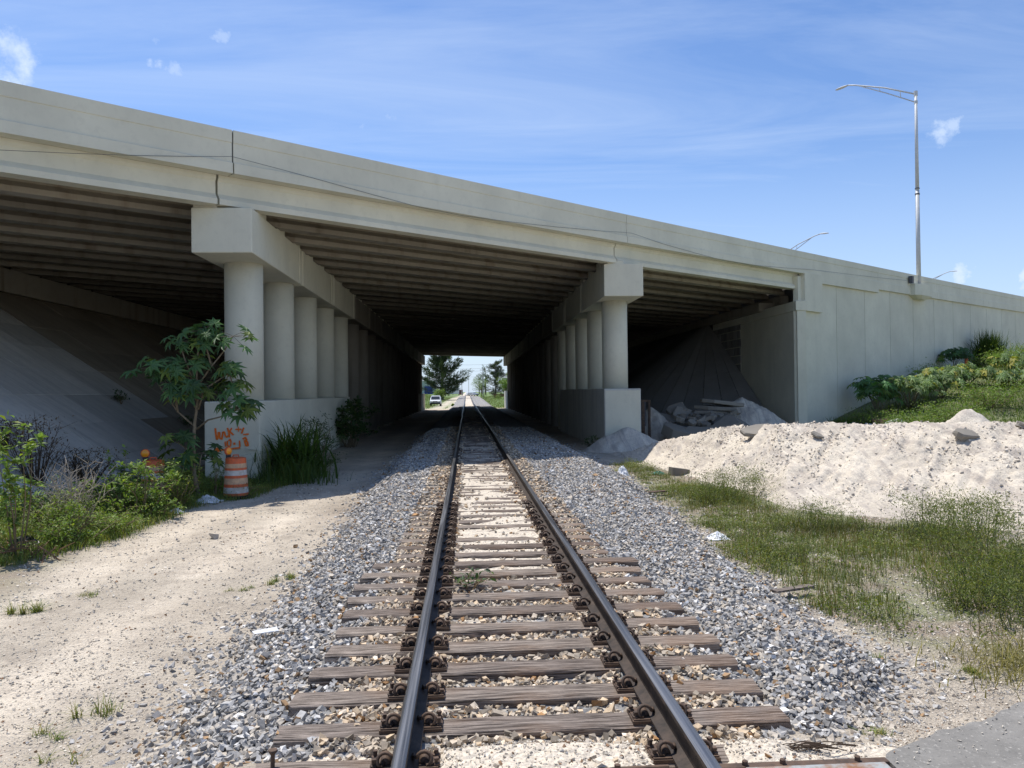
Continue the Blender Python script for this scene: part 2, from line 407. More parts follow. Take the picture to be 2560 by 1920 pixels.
def asphalt():
    t = NT('asphalt', .9, .25)
    n = t.noise(2.2, 8, .75); n2 = t.noise(40, 4, .75); v = t.voro(30)
    c = t.mix(t.ramp(n, [(.3, 0), (.7, 1)]), (.15, .142, .128), (.26, .245, .22))
    c = t.mix(t.math('MULTIPLY', t.ramp(n2, [(.58, 0), (.72, 1)]), .7), c, (.55, .52, .46))
    c = t.mix(t.math('MULTIPLY', t.ramp(v, [(.1, 1), (.3, 0)]), .3), c, (.07, .07, .07))
    t.color(c); t.bump(n2, .5, .01); return t.m
MAT['asphalt'] = asphalt()
def platemat():
    t = NT('painted_steel_plate', .6, .4, .2)
    n = t.noise(6, 6, .7); c = t.mix(t.ramp(n, [(.42, 0), (.6, 1)]), (.36, .37, .355), (.26, .13, .06)); t.color(c); t.bump(n, .2, .004); return t.m
MAT['plate'] = platemat()

# ------------------------------------------------------------------ terrain functions
TC = 0.405                                    # x of the track centre
def track_z(Y): return .72 * sstep(112, 240, Y)
def bed_left(Y): return 2.55 + .35 * sstep(9, 20, Y) + .25 * (vnoise(np.asarray(Y) * .9, 3.1, 5) - .5) + .18 * (vnoise(np.asarray(Y) * 3.1, 9.1, 8) - .5) - .28 * sstep(6.2, 4.2, Y)
def bed_right(Y): return 3.15 + .9 * sstep(6, 22, Y) + .3 * (vnoise(np.asarray(Y) * .8, 7.7, 6) - .5) + .2 * (vnoise(np.asarray(Y) * 2.7, 1.7, 9) - .5) - 1.0 * sstep(6.6, 4.6, Y)
def ground_z(X, Y):
    X = np.asarray(X, float); Y = np.asarray(Y, float)
    u = X - TC
    z = -.44 + .05 * fbm(X * .25, Y * .25, 3, 3)
    z = z + .33 * np.exp(-np.maximum(np.abs(u) - 1.3, 0) ** 2 / .9) * sstep(250, 225, Y)   # formation under the track
    z = z + (.40 - .33 * np.exp(-np.maximum(np.abs(u) - 1.3, 0) ** 2 / .9)) * sstep(5.6, 3.6, Y) * sstep(-4.8, -2.2, X)   # crossing approach
    z = z + track_z(Y)
    z = z - .03 * np.exp(-((X + 3.6) / .5) ** 2) * sstep(40, 30, Y) - .03 * np.exp(-((X + 5.1) / .5) ** 2) * sstep(40, 30, Y)  # wheel tracks
    far = sstep(122, 175, Y)
    z = z + far * 1.0 * sstep(5.5, 11, np.abs(X + .3)) * sstep(400, 235, Y)
    # grassed bank against the retaining wall at right
    d = (X * -.62 + (Y - 25.57) * .785)          # distance inside the bridge edge
    s = X * .785 + (Y - 25.57) * .62
    bank = sstep(21, 46, s) * 3.4 * sstep(-24, -5, d) + .35 * sstep(20, 30, s) * sstep(-14, -4, d)
    z = z + bank * sstep(150, 100, Y) * sstep(6, 10, X)
    # soil rising gently to the left of the path
    z = z + .25 * sstep(-6, -10, X) * sstep(2, 10, Y) * sstep(40, 20, Y)
    n = .04 * fbm(X * 1.7, Y * 1.7, 11, 4) + .03 * fbm(X * 6, Y * 6, 21, 3)
    return z + n * sstep(60, 20, np.abs(Y))
def ground_tint(X, Y):
    X = np.asarray(X, float); Y = np.asarray(Y, float)
    sand = np.array([1.0, 1.0, 1.0]); green = np.array([.22, .36, .16]); brown = np.array([.58, .50, .45]); wet = np.array([.62, .58, .56])
    n = fbm(X * .6, Y * .6, 31, 4); n2 = fbm(X * 2.3, Y * 2.3, 37, 3)
    t = np.ones(X.shape + (3,)) * sand
    def mixin(t, m, c): return t * (1 - m[..., None]) + m[..., None] * c
    ve = sstep(-6.0 + .4, -6.6, X + n * 1.2) * sstep(45, 35, Y)                       # weedy strip at left
    t = mixin(t, ve * .55 * sstep(-.25, .2, n2), green * 1.3); t = mixin(t, ve * .5, brown)
    gb = sstep(3.5, 4.3, X - .25 * (Y < 7) + n * .9 - .06 * np.maximum(Y - 12, 0)) * sstep(5.2, 7.0, Y + n * 2) * sstep(26, 22, Y) * sstep(9.8, 7.0, X)
    t = mixin(t, gb * .6, brown * .9)
    t = mixin(t, gb * sstep(-.1, .25, n2 + .1) * .5, green * 1.4)
    d = (X * -.62 + (Y - 25.57) * .785)
    t = mixin(t, sstep(10, 14, X) * sstep(-30, -20, d) * (Y > 12) * .9, green)
    t = mixin(t, sstep(106, 118, Y + n * 8) * sstep(2.6, 3.8, np.abs(X - TC) + n) * (1 - .85 * np.exp(-((X + 4.2 - (Y - 125) * .012) / 1.2) ** 2)), green * 1.15)
    t = mixin(t, np.exp(-((X + 2.35) / .8) ** 2 - ((Y - 16.0) / 1.7) ** 2) * .8, wet)   # damp patch by the ballast
    t = mixin(t, sstep(28, 40, Y) * sstep(110, 100, Y) * .25, brown)
    tr = np.exp(-((X + 3.55 + .15 * np.sin(Y * .2)) / .42) ** 2) + np.exp(-((X + 5.15 + .15 * np.sin(Y * .2)) / .42) ** 2)
    t = t * (1 - .20 * (1 - np.clip(tr, 0, 1))[..., None] * (Y < 60)[..., None])
    return t * (1 + .45 * n[..., None] + .25 * n2[..., None])
def axis(segs):
    out = [segs[0][0]]
    for a, b, st in segs: out += list(np.arange(a, b, st)[1:]) + [b]
    return np.unique(np.round(out, 4))
gx = axis([(-900, -200, 70), (-200, -40, 16), (-40, -12, 1.5), (-12, -7, .25), (-7, 8, .10), (8, 14, .25), (14, 60, 1.6), (60, 200, 14), (200, 900, 70)])
gy = axis([(-60, 0, 10), (0, 3, .5), (3, 14, .10), (14, 30, .18), (30, 60, 1.0), (60, 300, 3.5), (300, 600, 25), (600, 3000, 200)])
grid(gx, gy, ground_z, 'ground', MAT['soil'], tintf=ground_tint, kind='structure')

def bed_z(X, Y):
    """top of the ballast; the crib between the rails is filled with pale sand further on"""
    X = np.asarray(X, float); Y = np.asarray(Y, float); u = X - TC; a = np.abs(u)
    w = np.where(u < 0, bed_left(Y), bed_right(Y))
    base = -.045 + track_z(Y)
    sh = sstep(1.35, 1.0, a / np.maximum(w, .1) * 1.35)
    z = base * sh + (ground_z(X, Y) - .02) * (1 - sh)
    z = z - .05 * (a > 1.25) * sstep(1.25, 1.6, a) * sh
    mid = sstep(.66, .5, a)
    z = z + mid * (-.025 + .053 * sstep(6.5, 11, Y) + .075 * fbm(X * 1.4, Y * 1.4, 41, 3) + .10 * sstep(4.42, 4.25, Y))
    z = z + (1 - mid) * .035 * sstep(9, 15, Y) * (a < 1.5) + .07 * sstep(4.4, 4.2, Y) * sstep(.9, 1.1, u)
    z = z + .02 * fbm(X * 9, Y * 9, 45, 2) + .03 * fbm(X * 2.2, Y * 2.2, 46, 2)
    z = z - .12 * sstep(.93, 1.08, a / w)
    return z
def sand_fill(X, Y):
    u = np.asarray(X, float) - TC; a = np.abs(u); Y = np.asarray(Y, float)
    m = sstep(.72, .42, a + .25 * fbm(np.asarray(X) * 3, Y * 3, 52, 3)) * (.25 + .75 * sstep(5.5, 10.5, Y + 3 * fbm(np.asarray(X) * .9, Y * .9, 51, 3)))
    m = np.maximum(m, sstep(4.5, 4.3, Y + .25 * fbm(np.asarray(X) * 3, Y * 0 + 2, 57, 3)))
    m = np.maximum(m, .9 * sstep(1.5, 2.3, u) * sstep(5.6, 4.4, Y + .3 * u * 0))
    return m
bx = axis([(TC - 3.6, TC + 4.8, .07)]); by = axis([(3.2, 16, .08), (16, 30, .15), (30, 60, .6), (60, 240, 2.5)])
grid(bx, by, bed_z, 'ballast_bed', MAT['bed'], tintf=lambda X, Y: np.repeat(sand_fill(X, Y)[..., None], 3, -1), kind='structure',
     keep=lambda X, Y, Z: np.abs(X - TC) < np.where(X < TC, bed_left(Y), bed_right(Y)) * 1.1)

# asphalt apron of the level crossing at bottom right, and the far road
def apron():
    m = MB()
    outline = [(2.18, 3.2), (2.19, 3.95), (2.30, 4.07), (2.52, 4.16), (2.80, 4.29), (3.05, 4.37), (3.3, 4.53), (3.7, 4.66), (4.6, 4.9), (6, 5.1), (9, 5.3), (9, 3.2)]
    top = []
    for k, (x, y) in enumerate(outline): top.append((x, y, .03))
    n = len(top); cx = [(5.0, 3.6, .035)]
    dense = []
    for k in range(n):
        a = top[k]; b = top[(k + 1) % n]; q = max(1, int(math.dist(a, b) / .05)) if k < n - 2 else 1
        for j in range(q):
            f = j / q; p = [a[i] + (b[i] - a[i]) * f for i in range(3)]
            if 0 < k < n - 3: p[1] += random.uniform(-.02, .02); p[0] += random.uniform(-.012, .012)
            dense.append(tuple(p))
    q = len(dense); V = cx + dense + [(x, y, -.25) for x, y, z in dense]
    F = [(0, 1 + i, 1 + (i + 1) % q) for i in range(q)] + [(1 + i, 1 + q + i, 1 + q + (i + 1) % q, 1 + (i + 1) % q) for i in range(q)]
    m.add(V, F); m.build('road', MAT['asphalt'], kind='structure')
    m = MB(); m.add([(-60, 232, .93), (60, 232, .93), (60, 240, .94), (-60, 240, .94)], [(0, 1, 2, 3)]); o = m.build('far_road', MAT['asphalt'], kind='structure')
apron()

# ------------------------------------------------------------------ loose stones
ICO_V = []
def _ico():
    p = (1 + 5 ** .5) / 2
    v = np.array([(-1, p, 0), (1, p, 0), (-1, -p, 0), (1, -p, 0), (0, -1, p), (0, 1, p), (0, -1, -p), (0, 1, -p), (p, 0, -1), (p, 0, 1), (-p, 0, -1), (-p, 0, 1)], float)
    f = np.array([(0, 11, 5), (0, 5, 1), (0, 1, 7), (0, 7, 10), (0, 10, 11), (1, 5, 9), (5, 11, 4), (11, 10, 2), (10, 7, 6), (7, 1, 8), (3, 9, 4), (3, 4, 2), (3, 2, 6), (3, 6, 8), (3, 8, 9), (4, 9, 5), (2, 4, 11), (6, 2, 10), (8, 6, 7), (9, 8, 1)])
    return v / np.linalg.norm(v[0]), f
ICO_V, ICO_F = _ico()
CUB_V = np.array([(-1, -1, -1), (1, -1, -1), (1, 1, -1), (-1, 1, -1), (-1, -1, 1), (1, -1, 1), (1, 1, 1), (-1, 1, 1)], float) * .68
CUB_F = np.array([(0, 2, 1), (0, 3, 2), (4, 5, 6), (4, 6, 7), (0, 1, 5), (0, 5, 4), (1, 2, 6), (1, 6, 5), (2, 3, 7), (2, 7, 6), (3, 0, 4), (3, 4, 7)])
def stone_field(name, P, size, colors, mat, kind='stuff', flat=.62, sink=.3, angular=True):
    """crushed stones: broken, jittered blocks turned every way"""
    n = len(P); bv, bf = (CUB_V, CUB_F) if angular else (ICO_V, ICO_F); nv = len(bv)
    V = np.repeat(bv[None], n, 0)
    V = V * (1 + .75 * (RNG.random((n, nv, 1)) - .6)) + .42 * (RNG.random((n, nv, 3)) - .5)
    sc = np.stack([RNG.uniform(.75, 1.3, n), RNG.uniform(.6, 1.0, n), RNG.uniform(flat - .15, flat + .15, n)], -1)[:, None]
    V = V * sc
    a = RNG.uniform(0, 6.28, n); b = RNG.normal(0, .5, n); g = RNG.normal(0, .4, n)
    cb, sb = np.cos(b)[:, None], np.sin(b)[:, None]
    y, z = V[..., 1] * cb - V[..., 2] * sb, V[..., 1] * sb + V[..., 2] * cb
    cg, sg = np.cos(g)[:, None], np.sin(g)[:, None]
    x, z = V[..., 0] * cg - z * sg, V[..., 0] * sg + z * cg
    ca, sa = np.cos(a)[:, None], np.sin(a)[:, None]
    V = np.stack([x * ca - y * sa, x * sa + y * ca, z], -1) * (size[:, None, None] * .5)
    V = V + P[:, None, :] + np.stack([np.zeros(n), np.zeros(n), size * sink * .5], -1)[:, None, :]
    F = (bf[None] + (np.arange(n) * nv)[:, None, None]).reshape(-1, 3)
    return fast_mesh(name, V.reshape(-1, 3), [F], mat, None, np.repeat(colors, nv, 0), False, kind)
def stone_colors(n, cream=.27, rust=.05):
    g = RNG.uniform(.19, .48, n)
    c = np.stack([g * 1.04, g * 1.0, g * .94], -1)
    k = RNG.random(n)
    m = k < cream; q = RNG.uniform(.75, 1.25, m.sum())[:, None]; c[m] = np.array([.50, .44, .36]) * q
    m = (k > cream) & (k < cream + rust); q = RNG.uniform(.6, 1.4, m.sum())[:, None]; c[m] = np.array([.30, .19, .10]) * q
    m = k > .90; c[m] *= 1.7
    return c

TIE_Y = [4.16]
while TIE_Y[-1] < 62: TIE_Y.append(TIE_Y[-1] + .485 + random.uniform(-.012, .012))
TIE_Y = np.array(TIE_Y)
TIE_W = .225
def near_tie(Y):
    i = np.clip(np.searchsorted(TIE_Y, Y), 1, len(TIE_Y) - 1)
    return np.minimum(np.abs(Y - TIE_Y[i]), np.abs(Y - TIE_Y[i - 1]))
def scatter_ballast():
    P = []; SZ = []
    def zone(y0, y1, dens, smin, smax):
        A = (y1 - y0) * 8.4; n = int(A * dens)
        X = RNG.uniform(TC - 3.6, TC + 4.8, n); Y = RNG.uniform(y0, y1, n)
        u = X - TC; a = np.abs(u); w = np.where(u < 0, bed_left(Y), bed_right(Y))
        tl = np.where(Y < 9.3, 1.56, 1.31)
        edge = RNG.normal(-.05, .14, n)
        ok = a < w + edge - .03
        ok |= (a < w + .7) & (RNG.random(n) < np.where(Y < 8.5, .34, .16) * np.exp(-np.maximum(a - w, 0) / np.where(Y < 8.5, .30, .20)))
        ok &= ~((a < tl) & (near_tie(Y) < TIE_W / 2 + .012) & (RNG.random(n) > .02))
        sf = sand_fill(X, Y)
        ok &= RNG.random(n) > np.clip(sf * 1.25 - .12, 0, .95)
        ok &= np.abs(a - .7525) > .085
        ok &= ~((Y < 4.0) & (X > 1.2) & (X < 2.25)) & ~((X > 2.1) & (Y < 4.2 + (X - 2.1) * .3))
        X, Y = X[ok], Y[ok]
        s = RNG.uniform(smin, smax, len(X)) * np.where(RNG.random(len(X)) < .08, 1.35, 1)
        a = np.abs(X - TC); w = np.where(X < TC, bed_left(Y), bed_right(Y)); zb = np.where(a > w * .94, np.maximum(bed_z(X, Y), ground_z(X, Y) - .008), bed_z(X, Y))
        P.append(np.stack([X, Y, zb + RNG.uniform(-.012, .022, len(X)) * np.where(a > w, .2, 1)], -1)); SZ.append(s)
    zone(3.7, 7.5, 1150, .028, .062); zone(7.5, 12, 820, .032, .065); zone(12, 18, 480, .042, .078); zone(18, 30, 260, .05, .09); zone(30, 44, 70, .06, .10)
    P = np.concatenate(P); SZ = np.concatenate(SZ)
    c = stone_colors(len(P))
    inner = np.abs(P[:, 0] - TC) < 1.3
    c[inner] *= np.array([1.18, 1.03, .84])                   # stained by the track
    o = stone_field('ballast', P, SZ, c, MAT['stone'])
    tag(o, 'grey crushed stone ballast banked along both sides of the track', 'ballast')
scatter_ballast()
def scatter_pebbles():
    P = []; SZ = []
    n = 900; X = RNG.uniform(2.2, 5, n); Y = 3.5 + RNG.random(n) ** .6 * 1.3; ok = RNG.random(n) < .15 + .85 * sstep(.45, .0, np.interp(X, [2.2, 2.8, 3.4, 4.6], [4.05, 4.3, 4.58, 4.9]) - Y)
    X, Y = X[ok], Y[ok]; P.append(np.stack([X, Y, np.full(len(X), .034)], -1)); SZ.append(.005 + .015 * RNG.random(len(X)) ** 2)
    for y0, y1, dens, a, b in ((3.6, 6, 2600, .006, .026), (6, 9, 1200, .009, .032), (9, 14, 380, .012, .045), (14, 24, 90, .02, .065)):
        x0, x1 = -.62 * y1 - 1, .80 * y1 + 1
        n = int((y1 - y0) * (x1 - x0) * dens)
        X = RNG.uniform(x0, x1, n); Y = RNG.uniform(y0, y1, n)
        u = X - TC; w = np.where(u < 0, bed_left(Y), bed_right(Y))
        infill = sand_fill(X, Y) * (np.abs(u) < .66)
        dn = .45 + .9 * fbm(X * .8, Y * .8, 61, 4) + .5 * (X > 2.2)
        ok = ((np.abs(u) > w - .1) & (RNG.random(n) < dn)) | ((np.abs(u) < 2.2) & (Y < 4.5) & (RNG.random(n) < .8)) | (RNG.random(n) < infill * .35)
        ok &= ~((X > 2.15) & (Y < 4.1 + (X - 2.1) * .33)) & (X > -6.4) & (np.abs(np.abs(u) - .7525) > .09)
        ok &= ~((np.abs(u) < 1.3) & (near_tie(Y) < TIE_W / 2) & (Y > 4.4))
        ok &= ~((X > 8.5) & (Y > 12))
        X, Y = X[ok], Y[ok]
        inb = np.abs(X - TC) < np.where(X < TC, bed_left(Y), bed_right(Y)) 
        Z = np.where(inb, bed_z(X, Y), ground_z(X, Y))
        P.append(np.stack([X, Y, Z], -1)); SZ.append(a + (b - a) * RNG.random(len(X)) ** 3)
    P = np.concatenate(P); SZ = np.concatenate(SZ)
    n = len(P); q = RNG.uniform(.7, 1.2, n)[:, None]
    c = np.array([.60, .535, .44]) * q
    m = RNG.random(n) < .06; c[m] = np.array([.27, .26, .25]) * RNG.uniform(.6, 1.3, m.sum())[:, None]
    m = RNG.random(n) < .05; c[m] = np.array([.28, .17, .10])
    o = stone_field('pebbles', P, SZ, c, MAT['stone'], flat=.55, sink=.25)
    tag(o, 'cream limestone pebbles strewn over the dirt path and verges', 'pebbles')
scatter_pebbles()

# ------------------------------------------------------------------ track
RAIL_TOP = .196
def rails():
    prof = [(-.076, 0), (.076, 0), (.076, .011), (.045, .022), (.011, .034), (.009, .08), (.011, .138), (.034, .152), (.0375, .166), (.034, .182), (.022, .187), (-.022, .187), (-.034, .182), (-.0375, .166), (-.034, .152), (-.011, .138), (-.009, .08), (-.011, .034), (-.045, .022), (-.076, .011)]
    ys = list(np.arange(1.5, 60, 1.0)) + list(np.arange(60, 300, 4.0))
    for side, lab in ((-1, 'long steel rail of the track, on the side of the dirt path'), (1, 'long steel rail of the track, on the side of the sand heap')):
        m = MB(); rings = []
        for y in ys:
            wob = .022 * (float(vnoise(y * .16, side * 3.3, 71)) - .5) * min(1, max(0, (y - 18) / 10)) * 2
            wz = .02 * (float(vnoise(y * .13, side * 5.3, 73)) - .5) * min(1, max(0, (y - 22) / 10))
            rings.append([Vector((TC + side * .7525 + px + wob, y, .009 + pz + wz + float(track_z(y)))) for px, pz in prof])
        m.loft(rings, True)
        n = len(prof)
        for k in range(len(rings) - 1):
            for j in (9, 10, 11): m.M[k * n + j] = 1
        o = m.build('rail', [MAT['rail'], MAT['railtop']]); tag(o, lab, 'rail', 'rails of the railway track')
rails()

def tie_parts(parent, yc, plates, clips, seed):
    rr = random.Random(seed)
    for side in (-1, 1):
        xr = TC + side * .7525
        m = MB(); m.box((xr, yc, .001), (.37, .185, .018)); m.box((xr + .128, yc, .012), (.10, .17, .012)); m.box((xr - .128, yc, .012), (.10, .17, .012))
        pl = m.build('tie_plate', MAT['rust'], parent)
        if not clips: 
            continue
        for s2 in (-1, 1):
            m = MB(); x0 = xr + s2 * .103
            # cast shoulder: a short arched saddle
            rings = []
            for yy in (-.042, .042):
                rings.append([Vector((x0 + .030 * math.cos(t), yc + yy, .014 + .040 * math.sin(t))) for t in [math.pi * k / 8 for k in range(9)]])
            m.loft(rings, True)
            # e-shaped spring bar
            pts = []
            for k in range(15):
                t = math.radians(-150 + 300 * k / 14)
                pts.append((x0 - s2 * .012 + s2 * .046 * math.cos(t), yc - .052 - .004 * math.cos(t * 2), .052 + .040 * math.sin(t)))
            pts = [(x0, yc + .05, .045), (x0, yc - .02, .045)] + [(x0 + s2 * .040 * math.cos(math.radians(a)), yc - .055 + .045 * math.sin(math.radians(a)) * .35, .048 + .034 * math.sin(math.radians(a))) for a in range(-60, 190, 25)] + [(x0 - s2 * .055, yc - .02, .046), (x0 - s2 * .062, yc + .02, .042)]
            m.tube(pts, .0105, 7); m.build('rail_clip', MAT['rust'], pl, smooth=True)
            for yy in (-.052, .05):
                m = MB(); h = rr.uniform(.016, .034); cx = x0 + s2 * .062 + rr.uniform(-.004, .004)
                m.lathe((cx, yc + yy, .018), [(.021, 0), (.021, .008), (.012, .010)], 8)
                m.box((cx, yc + yy, .018 + h / 2), (.019, .019, h), Rz(rr.uniform(0, .6))); m.box((cx, yc + yy, .018 + h + .005), (.024, .024, .010), Rz(rr.uniform(0, .6)))
                m.build('lag_screw', MAT['rust'], pl)
TIEL = ['weathered timber tie of the track, crossing the rails nearest the camera', 'weathered timber tie of the track, second from the bottom of the photo']
def ties():
    g = 'timber ties under the rails'
    for k, y in enumerate(TIE_Y):
        rr = random.Random(100 + k)
        L = 3.08 if y < 9.3 else 2.6
        cx = TC + rr.uniform(-.05, .04) * (1 if k > 3 else .4); w = TIE_W + rr.uniform(-.012, .012); rz = rr.uniform(-.008, .008)
        root = thing('railroad_tie', tie_label(k, y), 'railroad tie', (cx, y, 0), g)
        # body: a slightly split, worn beam with a few cross-sections
        nx = 13; rings = []
        for i in range(nx):
            x = -L / 2 + L * i / (nx - 1)
            e = .006
            a = [Vector((x, -w / 2 + rr.uniform(-e, e), -.175)), Vector((x, w / 2 + rr.uniform(-e, e), -.175)), Vector((x, w / 2 + rr.uniform(-e, e), -.022)), Vector((x, w / 2 - .015, -.009 + rr.uniform(-.004, .003))),
                 Vector((x, rr.uniform(-.03, .03), -.008 + rr.uniform(-.004, .003))), Vector((x, -w / 2 + .015, -.009 + rr.uniform(-.004, .003))), Vector((x, -w / 2 + rr.uniform(-e, e), -.022))]
            if i in (0, nx - 1):
                for v in a: v.x += rr.uniform(-.02, .02)
            rings.append([Rz(rz) @ v + Vector((cx, y, 0)) for v in a])
        m = MB(); m.loft(rings, True); m.build('tie_beam', MAT['tie'], root)
        if y < 27: tie_parts(root, y, True, y < 13.5, 500 + k)
def tie_label(k, y):
    if k < 12:
        o = ['lowest in the photo, half buried in sand', 'lowest one fully clear of the sand', 'second above the sand patch', 'third above the sand patch', 'fourth above the sand patch', 'fifth above the sand patch',
             'sixth above the sand patch', 'seventh above the sand patch', 'eighth above the sand patch', 'ninth above the sand patch', 'tenth above the sand patch', 'eleventh above the sand patch'][k]
        return 'weathered brown tie, ' + o
    if y < 20.8: return 'short weathered tie partly covered by pale sand in the sunlit stretch of track'
    return 'timber tie lying in the shadow under the overpass'
ties()

# loose things at the bottom edge: steel plank of the crossing and a spike standing in the stones
def crossing_bits():
    t = thing('crossing_plank', 'rust-edged grey steel plank beside the asphalt at the bottom right', 'crossing plank', (1.7, 3.85, .03))
    m = MB(); m.box((1.78, 3.83, .02), (.74, .12, .05)); m.build('steel_plate', MAT['plate'], t, bevel=.006)
    m = MB(); m.box((1.72, 3.92, .015), (.92, .05, .05)); m.build('edge_angle', MAT['rust'], t)
    for x in (1.62, 1.42, 2.02): m = MB(); m.lathe((x, 3.92, .04), [(.016, 0), (.016, .022), (.009, .026)], 6); m.build('bolt', MAT['rust'], t)
    m = MB(); m.tube([(-1.06, 4.2, -.12), (-1.055, 4.2, .07)], .012, 6); m.lathe((-1.055, 4.2, .066), [(.016, 0), (.026, .012), (.024, .02)], 8)
    tag(m.build('rail_spike', MAT['rust']), 'rusty spike standing upright by the bottom tie', 'spike')
    m = MB(); m.tube([(TC - .62, 3.93, .03), (TC + .62, 3.94, .03)], .018, 6)
    for x in (-.1, .35): m.lathe((TC + x, 3.93, .04), [(.016, 0), (.016, .025)], 6)
    tag(m.build('gauge_rod', MAT['rust']), 'rusty iron rod between the rails at the bottom of the photo', 'rod')
crossing_bits()

# ------------------------------------------------------------------ overpass
TX, TY, NX, NY = .785, .62, -.62, .785          # along the bridge edge, and inwards from it
def PB(s, d, z): return Vector((TX * s + NX * d, 25.57 + TY * s + NY * d, z))
def s_at(X, d): return (X - NX * d) / TX
def zt(X):
    X = max(X, -40); return 9.0 + .006 * (X + 8) + .00011 * (X + 8) ** 2
def zts(s, d=0): return zt(TX * s + NX * d)
DEPTH = 66.5; X_AB_L, X_P_L, X_P_R, X_AB_R = -18.6, -6.5, 6.4, 17.95
bridge = thing('overpass', 'wide concrete highway overpass carried over the railway on girders', 'overpass', (0, 25.57, 0))
def parapet_profile(z):
    return [(.32, z), (0, z), (0, z - .33), (.02, z - .345), (.012, z - .86), (-.045, z - .885), (-.05, z - 1.165), (.32, z - 1.165)]
def sweep(m, s0, s1, n, prof):
    rings = []
    for i in range(n + 1):
        s = s0 + (s1 - s0) * i / n
        rings.append([PB(s, d, z) for d, z in prof(zts(s))])
    m.loft(rings, True)
JS = [-7.8, 8.35, 24.05]
segs = [(-46, JS[0] - .02), (JS[0] + .02, JS[1] - .012), (JS[1] + .012, JS[2])]
for a, b in segs:
    m = MB(); sweep(m, a, b, 14, parapet_profile); m.build('parapet', MAT['paint'], bridge)
for j in JS[:2]:
    m = MB(); z = zts(j); c = PB(j, .12, z - .6); m.box(c, (.06, .14, 1.1), Rz(math.atan2(TY, TX))); m.build('joint_seal', MAT['cable'], bridge)
def far_parapet():
    m = MB(); rings = []
    for i in range(15):
        s = s_at(-25, DEPTH) + 60 * i / 14
        z = zts(s, DEPTH); rings.append([PB(s, DEPTH + d, zz) for d, zz in [(-.3, z), (0, z), (.03, z - 1.165), (-.3, z - 1.165)]])
    m.loft(rings, True); m.build('parapet', MAT['paint'], bridge)
far_parapet()
def deck():
    m = MB(); rows = []
    nd, ns = 14, 16
    for lev in (0, 1):
        for j in range(nd):
            d = .30 + (DEPTH - .6) * j / (nd - 1)
            for i in range(ns + 1):
                sa, sb = s_at(X_AB_L - 6, d), s_at(X_AB_R + .6, d); s = sa + (sb - sa) * i / ns
                rows.append(PB(s, d, zts(s, d) - (1.16 if lev == 0 else .85)))
    F = []; k = ns + 1; o = nd * k
    for i in range(ns):
        for j in range(nd - 1):
            q = j * k; F.append((q + i, q + k + i, q + k + i + 1, q + i + 1)); F.append((o + q + i, o + q + i + 1, o + q + k + i + 1, o + q + k + i))
        l = (nd - 1) * k; F.append((i, i + 1, o + i + 1, o + i)); F.append((l + i, o + l + i, o + l + i + 1, l + i + 1))
    m.add(rows, F); m.T = [(v, v, v) for lev in (0, 1) for j in range(nd) for v in [1 - .7 * float(sstep(8, 24, .3 + (DEPTH - .6) * j / (nd - 1)))] for i in range(ns + 1)]; m.build('deck', MAT['raw'], bridge)  # tint darkens inwards: soot plus tunnel shade put into the soffit colour
deck()
def gsec(z):   # I-girder section, z = underside of the deck
    h = .80
    return [(-.22, -h), (.22, -h), (.22, -h + .15), (.085, -h + .30), (.085, -.16), (.15, -.09), (.15, .008), (-.15, .008), (-.15, -.09), (-.085, -.16), (-.085, -h + .30), (-.22, -h + .15)]
def girders():
    nrow = 38; g = 0
    for r in range(nrow):
        d = .50 + r * (DEPTH - 1.0) / (nrow - 1)
        ss = [s_at(X_AB_L + .3, d), s_at(X_P_L, d), s_at(X_P_R, d), s_at(X_AB_R - .05, d)]
        if r == 0: ss[0] = s_at(-22, d); ss[1] = JS[0] - .28; ss[2] = JS[1] - .30
        spans = [(ss[0], ss[1] - .03), (ss[1] + .03, ss[2] - .025), (ss[2] + .025, ss[3])] if r < 18 else [(ss[0], ss[3])]
        for a, b in spans:
            m = MB(); rings = []; n = 5 if r < 18 else 9
            tt = 1.0 if r == 0 else RNG.uniform(.65, 1.25) * (1 - .68 * float(sstep(5, 13, r)))  # deeper rows tinted darker, for soot and for painted-in tunnel darkness
            for i in range(n + 1):
                s = a + (b - a) * i / n; zz = zts(s, d) - 1.16
                rings.append([PB(s, d + dd, zz + hh) for dd, hh in gsec(0)])
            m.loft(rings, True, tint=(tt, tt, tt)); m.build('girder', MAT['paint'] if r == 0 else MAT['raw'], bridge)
girders()

